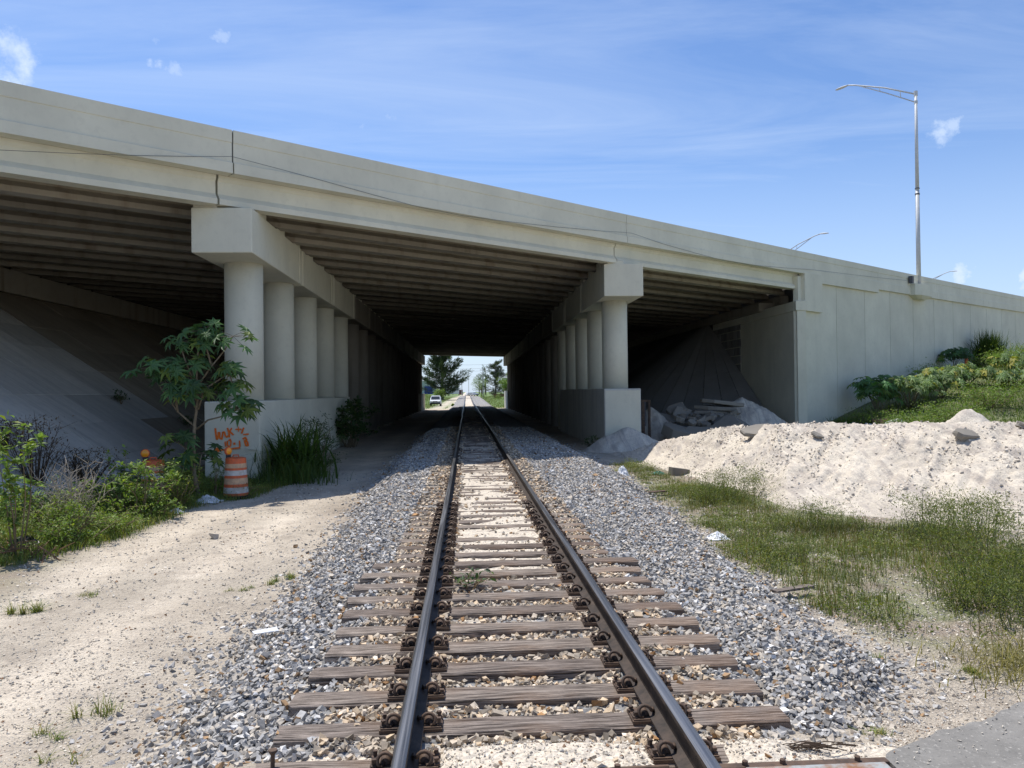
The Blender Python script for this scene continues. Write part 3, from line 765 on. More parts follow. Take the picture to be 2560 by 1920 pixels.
def pier(X, y0, ycol, wall0, wall1, side, label):
    root = thing('bridge_pier', label, 'bridge pier', (X, ycol, -.5), 'column piers under the overpass')
    y = y0; k = 0; ztop = zt(X) - 1.97
    yend = 107.5 + (X + 5.7) * .6
    zb, ztp = 5.79, ztop - .035
    while y < yend - 1 and k < 14:
        L = 6.2 if k < 13 else yend - y
        m = MB(); w = .80
        if k == 0:
            m.box((X, y + L / 2, (zb + ztp) / 2), (2 * w, L, ztp - zb))
        else:
            m.box((X, y + L / 2, (zb + ztp) / 2 + .0), (2 * w - (.02 if k % 2 else 0), L, ztp - zb))
        if k: m.box((X, y + .22, (zb + ztp) / 2), (2 * w + .05, .30, ztp - zb + .02))
        m.box((X, y + L - .2, (zb + ztp) / 2), (2 * w + .05, .26, ztp - zb + .02)); tq = 1 if k < 3 else (.8 if k == 3 else .5); m.T = [(tq, tq, tq)] * len(m.T)  # caps further in tinted darker, tunnel shade put into the colour
        m.build('pier_cap', MAT['paint'] if k < 3 else MAT['raw'], root, bevel=.025)
        y += L + .13; k += 1
    for r in range(18):
        ped = MB()
        d = .50 + r * (DEPTH - 1.0) / 37; s = s_at(X, d); p = PB(s, d, 0)
        ped.box((X, max(p.y, y0 + .45), ztp + .018), (1.3 if r else .9, .62 if r else .5, .036))
        
        if p.y > y0:
            for q in (-.70, .70): ck = MB(); ck.box((X + q, p.y + 1.0, ztp + .14), (.16, .95, .30)); ck.build('cheek_block', MAT['paint'], root, bevel=.01)
        ped.build('bearing_seat', MAT['paint'], root, bevel=.01)
    if X < 0:
        m = MB(); m.box((X - .45, y0 + .3, ztp + .05), (.62, .5, .11)); m.build('bearing_block', MAT['paint'], root, bevel=.015)
    else:
        m = MB(); m.box((X - .32, y0 + .26, ztp + .06), (.66, .46, .13)); m.build('bearing_block', MAT['paint'], root, bevel=.015)
    yc = ycol; n = 0
    while yc < yend - 1.2 and n < 22:
        m = MB(); b = 1.7 if (wall0 < yc < wall1) else -.6
        tt = 1 if n < 5 else (.8 if n < 7 else .5)  # inner columns are bare concrete, with tunnel shade added through the tint
        m.lathe((X, yc, 0), [(.545, b), (.545, 3.8), (.545, zb + .01)], 32, tint=(tt, tt, tt)); m.build('column', MAT['paint'] if n < 5 else MAT['raw'], root, smooth=True)
        yc += 4.06; n += 1
    zw = 1.80 if X < 0 else 2.05
    for a, b in ((wall0, wall1), (yend - 9, yend + .2)):
        m = MB(); m.box((X, (a + b) / 2, (zw - .7) / 2), (1.52, b - a, zw + .7)); m.build('crash_wall', MAT['paint'] if X < 0 else MAT['bands'], root, bevel=.035)
    if X > 0:   # painted end plate of the crash wall
        m = MB(); m.box((X, wall0 - .006, (zw - .7) / 2 - .02), (1.44, .012, zw + .58)); m.build('wall_end', MAT['paint'], root)
    return root
pierL = pier(X_P_L, 20.95, 22.98, 21.75, 38.3, -1, 'column pier with orange spray-painted letters, beside the dirt path')
pierR = pier(X_P_R, 30.70, 32.75, 31.2, 46.2, 1, 'column pier beside the sand heaps, with a plain crash wall')

def graffiti():
    """orange letters sprayed on the end of the left crash wall: look +/_ , 10-18 , an underline and an arrow"""
    # strokes in source pixels of the wall end: 1 px = pixel of the photo's detail; converted to metres on the wall
    def P(px, py): return (-7.18 + (px - 30) / 2180 * 1.30, 21.745 - .006, 1.155 - (py - 250) / 1180 * .70)
    st = [([(405, 410), (425, 640), (470, 930), (520, 900)], .030), ([(520, 900), (560, 600), (600, 640), (590, 860)], .030), ([(590, 860), (700, 930), (750, 600), (830, 610), (850, 760)], .030),
          ([(850, 760), (930, 830), (1000, 760)], .030), ([(960, 400), (1020, 600), (1055, 850)], .028), ([(1160, 410), (1060, 570), (1240, 740)], .030),
          ([(1320, 470), (1590, 480)], .024), ([(1465, 340), (1470, 600)], .012), ([(1710, 400), (1600, 680)], .026), ([(1680, 725), (1940, 705)], .026),
          ([(850, 1030), (870, 1280)], .02), ([(960, 1010), (950, 1180), (1000, 1270), (1100, 1240), (1120, 1060), (1090, 940), (1000, 1000)], .026), ([(1220, 1150), (1330, 1140)], .034),
          ([(1510, 1000), (1530, 1290)], .024), ([(1660, 930), (1780, 860), (1840, 980), (1740, 1020), (1800, 1230), (1900, 1240), (1880, 1080), (1790, 1010)], .030),
          ([(380, 1440), (560, 1330), (580, 1500)], .036), ([(380, 1450), (560, 1500)], .036), ([(560, 1440), (1100, 1390), (1540, 1330)], .026)]
    m = MB()
    for sk, (pts, w) in enumerate(st):
        pts = [P(*p) for p in pts]; pts = [(p[0], p[1] - .0012 * sk - .0003 * j, p[2]) for j, p in enumerate(pts)]
        # densify and make a thin raised ribbon
        q = []
        for a, b in zip(pts[:-1], pts[1:]):
            for i in range(6): f = i / 6; q.append(Vector((a[0] + (b[0] - a[0]) * f, a[1], a[2] + (b[2] - a[2]) * f)))
        q.append(Vector(pts[-1])); rings = []
        for i, p in enumerate(q):
            d = (q[min(i + 1, len(q) - 1)] - q[max(i - 1, 0)]); d.normalize(); nrm = Vector((-d.z, 0, d.x)); ww = w * random.uniform(.85, 1.25) * .82
            rings.append([p + nrm * ww, p - nrm * ww, p - nrm * ww + Vector((0, .004, 0)), p + nrm * ww + Vector((0, .004, 0))])
        m.loft(rings, True)
    cw = [c for c in pierL.children if c.name.startswith('crash_wall')][0]
    m.build('graffiti', MAT['graf'], cw)
graffiti()

# abutments
def abutment_right():
    t = thing('abutment', 'right-hand concrete abutment with a wing wall and stone-faced panels under the overpass', 'abutment', (17.6, 40, 0))
    m = MB()   # wing wall along the track direction
    m.box((17.74, 46.35, 3.0), (.5, 13.5, 6.9)); 
    m.build('wing_wall', MAT['paint'], t, bevel=.02)
    m = MB()
    for j in range(11):
        for i in range(5):
            for q in range(2):
                m.box((17.49, 48.2 + i * 1.25 + q * .62 + .1 * (j % 2), .6 + j * .54), (.07 + random.uniform(0, .05), .58, .50), tint=(random.uniform(.7, 1.1),) * 3)
    m.build('stone_facing', MAT['rock_wall'], t)
    m = MB(); m.box((17.72, 46.4, 6.35), (.62, 13.7, .52)); m.build('wing_cap', MAT['paint'], t, bevel=.02)
    m = MB(); a = math.atan2(TY, TX); c = PB(s_at(18.65, .1), .1, 7.12); m.box(c, (1.95, .34, 2.05), Rz(a)); m.build('end_pilaster', MAT['paint'], t, bevel=.015)
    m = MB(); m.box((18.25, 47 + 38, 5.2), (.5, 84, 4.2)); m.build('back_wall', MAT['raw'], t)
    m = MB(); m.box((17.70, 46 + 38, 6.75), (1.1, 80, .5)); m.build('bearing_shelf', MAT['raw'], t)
    return t
abutment_right()
def abutment_left():
    t = thing('abutment', 'left-hand concrete abutment above the sloped paving, deep in shade', 'abutment', (X_AB_L, 50, 0))
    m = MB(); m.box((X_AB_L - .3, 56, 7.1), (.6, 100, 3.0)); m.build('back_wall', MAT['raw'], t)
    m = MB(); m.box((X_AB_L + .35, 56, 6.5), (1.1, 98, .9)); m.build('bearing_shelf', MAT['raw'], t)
abutment_left()

# sloped paving
def slope_left():
    x0, z0, x1, z1 = -8.35, -.45, -18.2, 6.2
    m = MB()
    ny = 40; nxp = 8
    ys = [9.0 + 2.45 * i for i in range(ny)]
    for i in range(ny):
        for j in range(nxp):
            a, b = j / nxp, (j + 1) / nxp
            g = .011; ya, yb = ys[i] + g, ys[i] + 2.45 - g
            xa = x0 + (x1 - x0) * (a + .0012); xb = x0 + (x1 - x0) * (b - .0012); za = z0 + (z1 - z0) * (a + .0012); zb = z0 + (z1 - z0) * (b - .0012)
            tt = random.uniform(.82, 1.08)
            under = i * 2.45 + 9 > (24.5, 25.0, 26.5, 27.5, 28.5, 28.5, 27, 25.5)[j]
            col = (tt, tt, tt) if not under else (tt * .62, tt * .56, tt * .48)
            o = random.uniform(-.008, .008)
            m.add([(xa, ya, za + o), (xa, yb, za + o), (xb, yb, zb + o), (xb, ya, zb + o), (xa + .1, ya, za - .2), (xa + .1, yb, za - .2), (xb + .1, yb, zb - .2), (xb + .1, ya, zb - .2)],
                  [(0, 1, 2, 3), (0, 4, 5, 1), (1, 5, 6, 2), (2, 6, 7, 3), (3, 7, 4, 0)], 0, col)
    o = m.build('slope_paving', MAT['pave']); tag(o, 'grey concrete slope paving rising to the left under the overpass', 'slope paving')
    m = MB(); m.add([(x0 + .05, 9, z0 - .06), (x0 + .05, 108, z0 - .06), (x1 + .05, 108, z1 - .06), (x1 + .05, 9, z1 - .06), (x1 - 6, 9, z1 - .1), (x1 - 6, 108, z1 - .1)], [(0, 1, 2, 3), (3, 2, 5, 4)])
    m.build('embankment', MAT['soil'], kind='structure')
slope_left()
def slope_right():
    ax, ay, az = 17.45, 54.4, 6.6
    m = MB(); n = 11; rx, ry = 10.0, 12.5
    def rim(t): return Vector((ax - rx * math.cos(t), ay - ry * math.sin(t), -.45))
    for k in range(n):
        t0, t1 = math.pi / 2 * k / n + .0018, math.pi / 2 * (k + 1) / n - .0018
        tt = random.uniform(.85, 1.08)
        A = Vector((ax - .25 * math.cos(t0), ay - .25 * math.sin(t0), az)); B = Vector((ax - .25 * math.cos(t1), ay - .25 * math.sin(t1), az))
        for j in range(4):
            f0, f1 = j / 4, (j + 1) / 4; tj = tt * random.uniform(.96, 1.04)
            m.add([A.lerp(rim(t0), f0), B.lerp(rim(t1), f0), B.lerp(rim(t1), f1), A.lerp(rim(t0), f1)], [(0, 1, 2, 3)], 0, (tj, tj, tj))
    for k in range(24):
        y0, y1 = ay + 2.4 * k + .01, ay + 2.4 * (k + 1) - .01; tt = random.uniform(.8, 1.05)
        m.add([(ax, y0, az), (ax, y1, az), (ax - rx, y1, -.45), (ax - rx, y0, -.45)], [(0, 1, 2, 3)], 0, (tt, tt, tt))
    o = m.build('slope_paving', MAT['pave_d']); tag(o, 'cone of radiating concrete paving at the foot of the right-hand abutment', 'slope paving')
slope_right()

# retaining wall running off to the right
def retaining():
    t = thing('retaining_wall', 'long painted concrete retaining wall of tall panels, topped by a parapet', 'retaining wall', tuple(PB(24, 0, 0)))
    s = 24.05 - 1.6; k = 0; e = s_at(21.0, 0)
    edges = [s_at(17.55, .13)] + [s_at(20.97 + 2.85 * i, .13) for i in range(32)]
    for a, b in zip(edges[:-1], edges[1:]):
        m = MB(); rings = []
        for s in (a + .019, b - .019):
            z = zts(s) - 1.3; rings.append([PB(s, .13, -1), PB(s, .13, z), PB(s, .40, z), PB(s, .40, -1)])
        tt = RNG.uniform(.96, 1.03); m.loft(rings, True, tint=(tt, tt, tt)); m.build('wall_panel', MAT['paint'], t)
    m = MB(); rings = []
    for s in (edges[0] + .6, edges[-1]): rings.append([PB(s, .16, -1), PB(s, .16, 7.5), PB(s, .38, 7.5), PB(s, .38, -1)])
    m.loft(rings, True); m.build('joint_backing', MAT['cable'], t)
    # thick coping near the bridge, then a thinner one
    def prof_a(z): return [(.34, z), (0, z), (0, z - .33), (.02, z - .345), (.012, z - .86), (-.03, z - .885), (-.035, z - 1.55), (.34, z - 1.55)]
    def prof_b(z): return [(.34, z), (0, z), (0, z - .33), (.02, z - .345), (.012, z - .86), (-.012, z - .885), (-.016, z - 1.36), (.34, z - 1.36)]
    s1 = s_at(25.2, 0)
    m = MB(); sweep(m, 24.05 + .015, s1 - .008, 4, prof_a); m.build('parapet', MAT['paint'], t)
    ss = s1 + .008
    for L in (9.5, 9.5, 9.5, 9.5, 12, 12, 14, 20): 
        m = MB(); sweep(m, ss, ss + L - .014, 5, prof_b); m.build('parapet', MAT['paint'], t); ss += L
    # soil and road behind
    m = MB(); P = []
    for X0 in (18.7, 100):
        a_, b_ = s_at(X0, .4), s_at(X0, 66); z = zts(a_) - .9; P += [PB(a_, .4, -1), PB(a_, .4, z), PB(b_, 66, z), PB(b_, 66, -1)]
    m.add(P, [(1, 5, 6, 2), (0, 1, 2, 3), (4, 7, 6, 5), (2, 6, 7, 3)]); m.build('roadway', MAT['asphalt'], kind='structure')
retaining()

# cable strung along the parapet
def cable():
    pts = [(-10.4, 17.3, 7.43), ]
    D = [(-14, 318), (0, 324), (150, 331), (300, 336), (420, 338), (500, 338), (520, 343), (600, 364), (700, 391), (800, 419), (900, 446), (1000, 466), (1100, 479), (1200, 490), (1300, 499), (1350, 502), (1366, 504), (1430, 526), (1500, 546), (1560, 562), (1620, 572), (1700, 579), (1760, 583), (1840, 593), (1900, 600), (1960, 606)]
    f = np.array(f_); r = np.array(r_); u = np.array(u_); out = []
    for x, y in D:
        sx, sy = x * 2560 / 2212, y * 2560 / 2212; d = f + r * (sx - 1280) / 1920 + u * (960 - sy) / 1920
        b = 25.57 - .10; tt = b / (d[1] - .79 * d[0]); out.append(Vector(tt * d + np.array([0, 0, CAMZ])))
    m = MB(); m.tube(out, .006, 6)
    tag(m.build('cable', MAT['cable']), 'thin dark cable sagging along the face of the overpass parapet', 'cable')
cable()

# ------------------------------------------------------------------ street lamps
def lamp_head(m_, c, d, L=.85):
    """cobra head: c = tail point, d = unit direction"""
    d = Vector(d).normalized(); side = d.cross(Vector((0, 0, 1))).normalized(); up = side.cross(d)
    rings = []
    for f, w, h in ((0, .045, .045), (.15, .09, .07), (.4, .15, .085), (.7, .17, .075), (.92, .12, .05), (1, .05, .02)):
        p = Vector(c) + d * (f * L); rings.append([p + side * (w * math.cos(a)) + up * (h * math.sin(a) * (1 if math.sin(a) > 0 else .6)) for a in [2 * math.pi * k / 12 for k in range(12)]])
    m_.loft(rings, True)
def tall_lamp():
    t = thing('street_lamp', 'tall galvanised street lamp on a bracket of the retaining wall', 'street lamp', (30.17, 49.41, 8.75), 'street lamps along the highway')
    b = Vector((30.17, 49.41, 8.78))
    m = MB()
    m.tube([b, b + Vector((0, 0, 6.3))], [.145, .125], 14); m.tube([b + Vector((0, 0, 6.3)), b + Vector((0, 0, 12.9))], [.12, .085], 14); m.build('pole', MAT['galv'], t, smooth=True)
    m = MB(); m.tube([b + Vector((0, 0, 6.0)), b + Vector((0, 0, 6.1))], .15, 14); m.tube([b + Vector((0, 0, 6.4)), b + Vector((0, 0, 6.46))], .15, 14); m.build('pole_band', MAT['steel_dk'], t)
    m = MB(); m.box(b + Vector((0, 0, .02)), (.42, .42, .05), Rz(.67)); m.tube([b + Vector((0, 0, 12.62)), b + Vector((0, 0, 12.95))], .12, 12); m.tube([b + Vector((0, 0, 12.1)), b + Vector((0, 0, 12.3))], .115, 12); m.build('flange', MAT['galv'], t)
    a0 = b + Vector((0, 0, 12.75)); e = Vector((27.69, 52.55, 23.35))
    m = MB(); m.tube([a0, a0.lerp(e, .5) + Vector((0, 0, .12)), e, e + Vector((-.33, .42, .16))], .05, 8)
    c0 = b + Vector((0, 0, 12.2)); e2 = a0.lerp(e, .95); m.tube([c0, c0.lerp(e2, .5) + Vector((0, 0, .05)), e2], .035, 8)
    for f in (.25, .6): m.tube([a0.lerp(e, f) + Vector((0, 0, .07)), c0.lerp(e2, f)], .022, 6)
    m.build('arm', MAT['galv'], t, smooth=True)
    m = MB(); lamp_head(m, e + Vector((-.30, .38, .16)), (-.62, .785, -.10), .95); m.build('lamp_head', MAT['galv'], t, smooth=True)
    m = MB(); m.box((30.17, 49.41, 8.75), (.05, .05, .02)); 
    # bracket
    t2 = MB(); rings = []
    for w, z, dd in ((.55, 7.75, .55), (1.35, 7.98, .95), (1.35, 8.72, .95)):
        c = Vector((30.12, 49.35, z)); rings.append([Vector((c.x + TX * a + -NX * o, c.y + TY * a + -NY * o, z)) for a, o in ((-w, -.42), (w, -.42), (w, dd * .3), (w * .6, dd * .55), (-w * .6, dd * .55), (-w, dd * .3))])
    t2.loft(rings, True); t2.build('bracket', MAT['paint'], t)
    m = MB(); m.box(PB(s_at(28.85, 0), -.16, 8.95), (.28, .22, .46), Rz(.67)); m.build('junction_box', MAT['steel_dk'], t)
tall_lamp()
def far_lamps():
    # twin-arm lamp standing on the median, only its top shows above the parapet
    c = Vector((30.75, 72.7, 0))
    t = thing('street_lamp', 'twin-armed lamp whose top shows above the parapet left of the tall lamp', 'street lamp', (c.x, c.y, 8.6), 'street lamps along the highway')
    zt_ = 14.95
    m = MB(); m.tube([(c.x, c.y, 8.6), (c.x, c.y, zt_ + .15)], [.13, .08], 10); m.build('pole', MAT['galv'], t, smooth=True)
    for d, L, hgt in ((Vector((.62, -.785, 0)), 3.3, 1.3), (Vector((-.62, .785, 0)), 3.3, 1.3)):
        p0 = Vector((c.x, c.y, zt_)); e = p0 + d * L + Vector((0, 0, hgt)); m = MB()
        m.tube([p0, p0.lerp(e, .5) + Vector((0, 0, .12)), e, e + d * .5 + Vector((0, 0, .1))], .045, 8); m.tube([p0 - Vector((0, 0, .5)), p0.lerp(e, .9)], .035, 8)
        m.tube([p0.lerp(e, .45) + Vector((0, 0, .1)), (p0 - Vector((0, 0, .5))).lerp(p0.lerp(e, .9), .5)], .02, 6)
        m.build('arm', MAT['galv'], t, smooth=True)
        m = MB(); lamp_head(m, e + d * .45 + Vector((0, 0, .1)), d + Vector((0, 0, -.06)), .9); m.build('lamp_head', MAT['galv'], t, smooth=True)
    c = Vector((66.0, 108.5, 0))
    t = thing('street_lamp', 'small distant lamp arm right of the tall lamp, against a white cloud', 'street lamp', (c.x, c.y, 9), 'street lamps along the highway')
    m = MB(); m.tube([(c.x, c.y, 9), (c.x, c.y, 17.0)], [.13, .08], 10); m.build('pole', MAT['galv'], t, smooth=True)
    d = Vector((.62, -.785, 0)); p0 = Vector((c.x, c.y, 16.8)); e = p0 + d * 4 + Vector((0, 0, 1.4)); m = MB()
    m.tube([p0, e, e + d * .5 + Vector((0, 0, .1))], .05, 8); m.tube([p0 - Vector((0, 0, .5)), p0.lerp(e, .9)], .04, 8); m.build('arm', MAT['galv'], t, smooth=True)
    m = MB(); lamp_head(m, e + d * .45 + Vector((0, 0, .1)), d + Vector((0, 0, -.06)), .9); m.build('lamp_head', MAT['galv'], t, smooth=True)
    # overhead sign truss at the far right edge
    t = thing('sign_truss', 'steel truss of an overhead highway sign at the right edge of the photo', 'truss', (88, 104, 9))
    m = MB(); A = Vector((72.0, 93.0, 13.35)); B = A + Vector((30, -6, .2)); m.tube([A, B], .09, 8); m.tube([A + Vector((2, -.4, -1.1)), B - Vector((0, 0, 1.1))], .09, 8); m.build('chord', MAT['steel_dk'], t)
    m = MB()
    for k in range(12):
        p = A.lerp(B, k / 12); q = A.lerp(B, (k + .5) / 12) - Vector((0, 0, 1.1)); m.tube([p, q], .05, 6); m.tube([q, A.lerp(B, (k + 1) / 12)], .05, 6)
    m.build('web_bars', MAT['steel_dk'], t)
    m = MB(); m.tube([(B.x, B.y, 4), (B.x, B.y, B.z)], .2, 10); m.build('post', MAT['steel_dk'], t)
far_lamps()

# ------------------------------------------------------------------ heaps of sand and rubble
def interp(x, xs, ys): return np.interp(x, xs, ys)
# azimuth (X/Y) of the heap's outline, with the toe and crest distances (Y) and crest height
AZ = np.array([.18, .219, .27, .336, .424, .55, .75, 1.0, 1.4])
TOE_Y = np.array([29.0, 25.4, 21.0, 18.1, 14.9, 13.3, 11.2, 9.2, 7.4])
CR_Y = np.array([29.6, 27.3, 26.2, 23.0, 19.8, 18.2, 16.7, 14.5, 12.0])
CR_Z = np.array([-.5, -.2, .16, .72, 1.02, 1.06, 1.06, 1.2, 1.1])
def mound_z(X, Y):
    a = X / np.maximum(Y, .1); yt = interp(a, AZ, TOE_Y); yc = interp(a, AZ, CR_Y); zc = interp(a, AZ, CR_Z)
    wob = fbm(X * .45, Y * .45, 81, 3); yc = yc + wob * 1.6; yt = yt + wob * 1.0
    zc = zc + .15 * fbm(X * .8, Y * .25, 83, 4) 
    t = np.clip((Y - yt) / (yc - yt), 0, 1)
    base = -.52; prof = t ** 1.15 * (1 - .0 * t)
    front = base + (zc - base) * (.12 * t + .88 * sstep(-.05, 1.06, prof))
    back = zc - (Y - yc) * .62
    z = np.where(Y < yt, base - (yt - Y) * .3, np.where(Y < yc, front, back))
    body = sstep(-.45, .1, z)
    across = X * .73 - Y * .68; down = X * .68 + Y * .73
    wv = fbm(X * .9, Y * .9, 85, 2) * 1.2
    gul = .11 * (vnoise(across * 3.4 + wv, down * .40, 87) - .5) + .13 * (vnoise(across * 7.5 + wv * 2, down * 1.1, 88) - .5) - .05
    lump = .10 * fbm(X * 2.6 + Y * .8, Y * 1.9, 89, 5, .72) + .17 * fbm(X * 6.5 + Y * 3, Y * 4.5, 90, 4, .72) - .10 * np.maximum(0, fbm(X * 4.5, Y * 4.5, 95, 3) - .12)
    return z + body * (gul * sstep(.08, .4, t) * sstep(1.05, .82, t) + lump * (.25 + .75 * sstep(.05, .35, t)) + .10) 
def heap(name, cx, cy, rx, ry, h, zb, seed, label, step=.09, tint=1.0, peak=1.25):
    xs = np.arange(cx - rx * 1.2, cx + rx * 1.2, step); ys = np.arange(cy - ry * 1.2, cy + ry * 1.2, step)
    def zf(X, Y):
        r = np.sqrt(((X - cx) / rx) ** 2 + ((Y - cy) / ry) ** 2) + .25 * fbm(X * .9, Y * .9, seed, 3)
        z = zb + h * np.clip(1 - r, -.3, 1) ** 1 * 1.0
        z = np.where(r > 1, zb - (r - 1) * h * .8, zb + h * (1 - np.clip(r, 0, 1) ** peak))
        return z + .22 * fbm(X * 2.4, Y * 2.4, seed + 3, 5, .7) * h + .07 * fbm(X * 9, Y * 9, seed + 9, 3)
    o = grid(xs, ys, zf, name, MAT['sand'], tintf=lambda X, Y: np.ones(X.shape + (3,)) * tint, keep=lambda X, Y, Z: Z > -.62)
    return tag(o, label, 'sand pile', 'heaps of sand')
mx = np.arange(5.0, 21, .048); my = np.arange(9.5, 33, .055)
def mtint(X, Y):
    n = fbm(X * 1.2, Y * 1.2, 91, 4); return np.ones(X.shape + (3,)) * (1 + .25 * n[..., None]) * np.array([1.0, .985, .97])
o = grid(mx, my, mound_z, 'sand_pile', MAT['sand'], tintf=mtint, keep=lambda X, Y, Z: Z > -.6)
tag(o, 'long sunlit ridge of pale sand with rain-cut gullies at the right', 'sand pile', 'heaps of sand')
heap('sand_pile', 6.45, 30.6, 1.75, 1.5, 1.02, -.5, 201, 'small grey heap of sand against the end of the pier wall')
heap('sand_pile', 14.7, 40.2, 2.7, 2.5, 2.0, -.45, 211, 'rounded grey sand heap in shade beside the stacked concrete slabs', .12)
heap('sand_pile', 9.3, 38.2, 2.0, 2.2, 1.55, -.5, 221, 'shaded sand heap with a dark opening behind the pier wall', .12, .8)
heap('sand_pile', 15.3, 22.6, 1.2, 1.2, 1.0, .32, 231, 'single cone-shaped sand lump on top of the long sunlit ridge', .1)

def clods():
    n = 120000; X = RNG.uniform(5.5, 20, n); Y = RNG.uniform(10, 31, n); a = X / Y
    yt = interp(a, AZ, TOE_Y); yc = interp(a, AZ, CR_Y); t = (Y - yt) / (yc - yt)
    ok = (t > .02) & (t < 1.25) & (a < .82) & (RNG.random(n) < (.12 + .88 * sstep(.45, .72, vnoise((X * .73 - Y * .68) * 4.2 + fbm(X * .9, Y * .9, 85, 2) * 2, (X * .68 + Y * .73) * .55, 93))) * sstep(-.3, .2, fbm(X * .8, Y * .8, 97, 3)) * (.1 + .9 * sstep(.06, .35, t)))
    X, Y = X[ok], Y[ok]; m = len(X); P = np.stack([X, Y, mound_z(X, Y)], -1)
    c = np.array([.66, .585, .485]) * RNG.uniform(.85, 1.12, m)[:, None]; k = RNG.random(m) < .06; c[k] = np.array([.33, .29, .25])
    o = stone_field('sand_clods', P, .018 + .07 * RNG.random(m) ** 3, c, MAT['stone'], flat=.65, sink=.1)
    tag(o, 'small pale clods crumbling down the face of the sunlit sand ridge', 'clods')
clods()

def slab(c, size, rot, label, tint=1.0, group='broken concrete slabs'):
    m = MB(); n = 9; L, Wd, H = size; R = rot
    out = []
    for k in range(n):
        a = 2 * math.pi * k / n + random.uniform(-.2, .2); q = max(abs(math.cos(a)), abs(math.sin(a))); q = 1 / q
        q = min(q, 1.3) * random.uniform(.85, 1.05)
        out.append((math.cos(a) * q * L / 2, math.sin(a) * q * Wd / 2))
    rings = []
    for z, s in ((-H / 2, .96), (-H / 2 + .03, 1.0), (H / 2 - .03, 1.0), (H / 2, .95)):
        rings.append([R @ Vector((x * s + random.uniform(-.02, .02), y * s + random.uniform(-.02, .02), z + random.uniform(-.012, .012))) + Vector(c) for x, y in out])
    t = thing  # noqa
    m.loft(rings, True, tint=(tint, tint * .98, tint * .94)); o = m.build('broken_concrete', MAT['rubble'])
    return tag(o, label, 'concrete slab', group)
def E(a, b, c): return Matrix.Rotation(c, 3, 'Z') @ Matrix.Rotation(b, 3, 'Y') @ Matrix.Rotation(a, 3, 'X')
def rubble():
    D = [((13.05, 39.0, 1.28), (2.3, 1.4, .20), E(.0, .12, .15), 'topmost flat slab of the stacked concrete slabs'),
         ((12.75, 39.0, 1.02), (2.2, 1.5, .19), E(.04, .07, -.1), 'second slab from the top of the stacked slabs'),
         ((12.45, 39.0, .78), (2.0, 1.5, .18), E(.0, .04, .2), 'third slab down in the stacked slabs'),
         ((12.35, 38.7, .38), (1.0, .9, .26), E(.05, 0, .1), 'thick dark slab below the stack of flat slabs'),
         ((13.3, 38.5, .50), (.85, .6, .30), E(0, 0, .05), 'small pale block under the right end of the stacked slabs'),
         ((11.0, 38.4, .62), (1.5, 1.2, .24), E(.75, .15, .3), 'slab tilted up on edge left of the stack'),
         ((10.75, 38.9, .95), (1.1, .9, .20), E(.5, -.3, .1), 'slab leaning behind the tilted slab left of the stack'),
         ((11.75, 37.7, .20), (1.6, .5, .28), E(.2, -.85, .3), 'narrow slab leaning steeply in the middle of the rubble'),
         ((9.9, 38.2, .48), (1.3, .9, .22), E(.45, .2, -.2), 'broad slab at the left end of the rubble'),
         ((9.2, 37.9, .30), (1.2, .7, .2), E(.3, -.2, .4), 'dark broken slab furthest left in the rubble'),
         ((12.2, 36.3, .02), (2.2, 1.2, .22), E(.35, -.55, .2), 'large brownish slab sloping down to the sunlit sand ridge'),
         ((13.2, 36.9, .30), (1.2, 1.0, .22), E(.45, .1, .5), 'square slab above the large brownish sloping slab'),
         ((11.0, 35.4, -.15), (1.9, 1.2, .22), E(.55, .05, -.1), 'flat slab half buried behind the crest of the sand ridge'),
         ((9.9, 35.6, -.05), (1.6, 1.3, .5), E(.3, .2, .3), 'thick rounded chunk of concrete in front of the rubble'),
         ((12.5, 37.9, .22), (1.1, .7, .26), E(.15, .05, 0), 'short slab wedged under the stack beside the leaning one')]
    for c, s, r, l in D: slab(c, s, r, l, random.uniform(.85, 1.1))
    for k in range(16):
        x, y = RNG.uniform(8.9, 13.6), RNG.uniform(36.2, 38.6); z = .15 + .45 * sstep(35.5, 38.5, y) + RNG.uniform(-.1, .15)
        slab((x, y, z), (RNG.uniform(.35, .8), RNG.uniform(.3, .6), RNG.uniform(.15, .3)), E(RNG.uniform(-.3, .6), RNG.uniform(-.5, .5), RNG.uniform(0, 3)), 'small broken chunk of concrete scattered among the larger slabs of the rubble', random.uniform(.7, 1.15), 'concrete chunks in the rubble')
    # rocks and slabs lying in the sunlit ridge
    def on(x, y, dz=0): return (x, y, float(mound_z(np.array([x]), np.array([y]))[0]) + dz)
    for (x, y), s, r, l in (((7.9, 20.4), (1.0, .55, .10), E(.35, -.15, .2), 'pale flat slab lying near the left end of the sunlit sand ridge'),
                            ((10.9, 16.2), (.5, .32, .14), E(.5, .1, .1), 'pale grey block poking from the middle of the sunlit sand ridge'),
                            ((8.6, 18.4), (.3, .28, .07), E(.5, .1, .6), 'bluish thin slab in the left part of the sunlit sand ridge'),
                            ((12.3, 16.3), (.28, .24, .12), E(.3, .3, .6), 'tan stone right of the grey block in the sand ridge'),
                            ((9.6, 19.9), (.36, .26, .16), E(.1, .3, .2), 'brown rock near the crest of the sunlit sand ridge')):
        slab(on(x, y, .03), s, r, l, 1.0, 'blocks in the sand ridge')
    for k, (x, y, l) in enumerate(((3.49, 6.65, 'pitted grey rock beside the ballast at lower right'), (-4.3, 13.3, 'pale round rock at the edge of the weeds on the left'), (-2.2, 5.2, 'lone grey stone on the sandy ground left of the ballast'))):
        o = stone_field('rock', np.array([[x, y, float(ground_z(x, y)) + .03]]), np.array([[.14, .15, .06][k]]), np.array([[.42, .38, .33]]), MAT['stone'], kind=None)
        tag(o, l, 'rock')
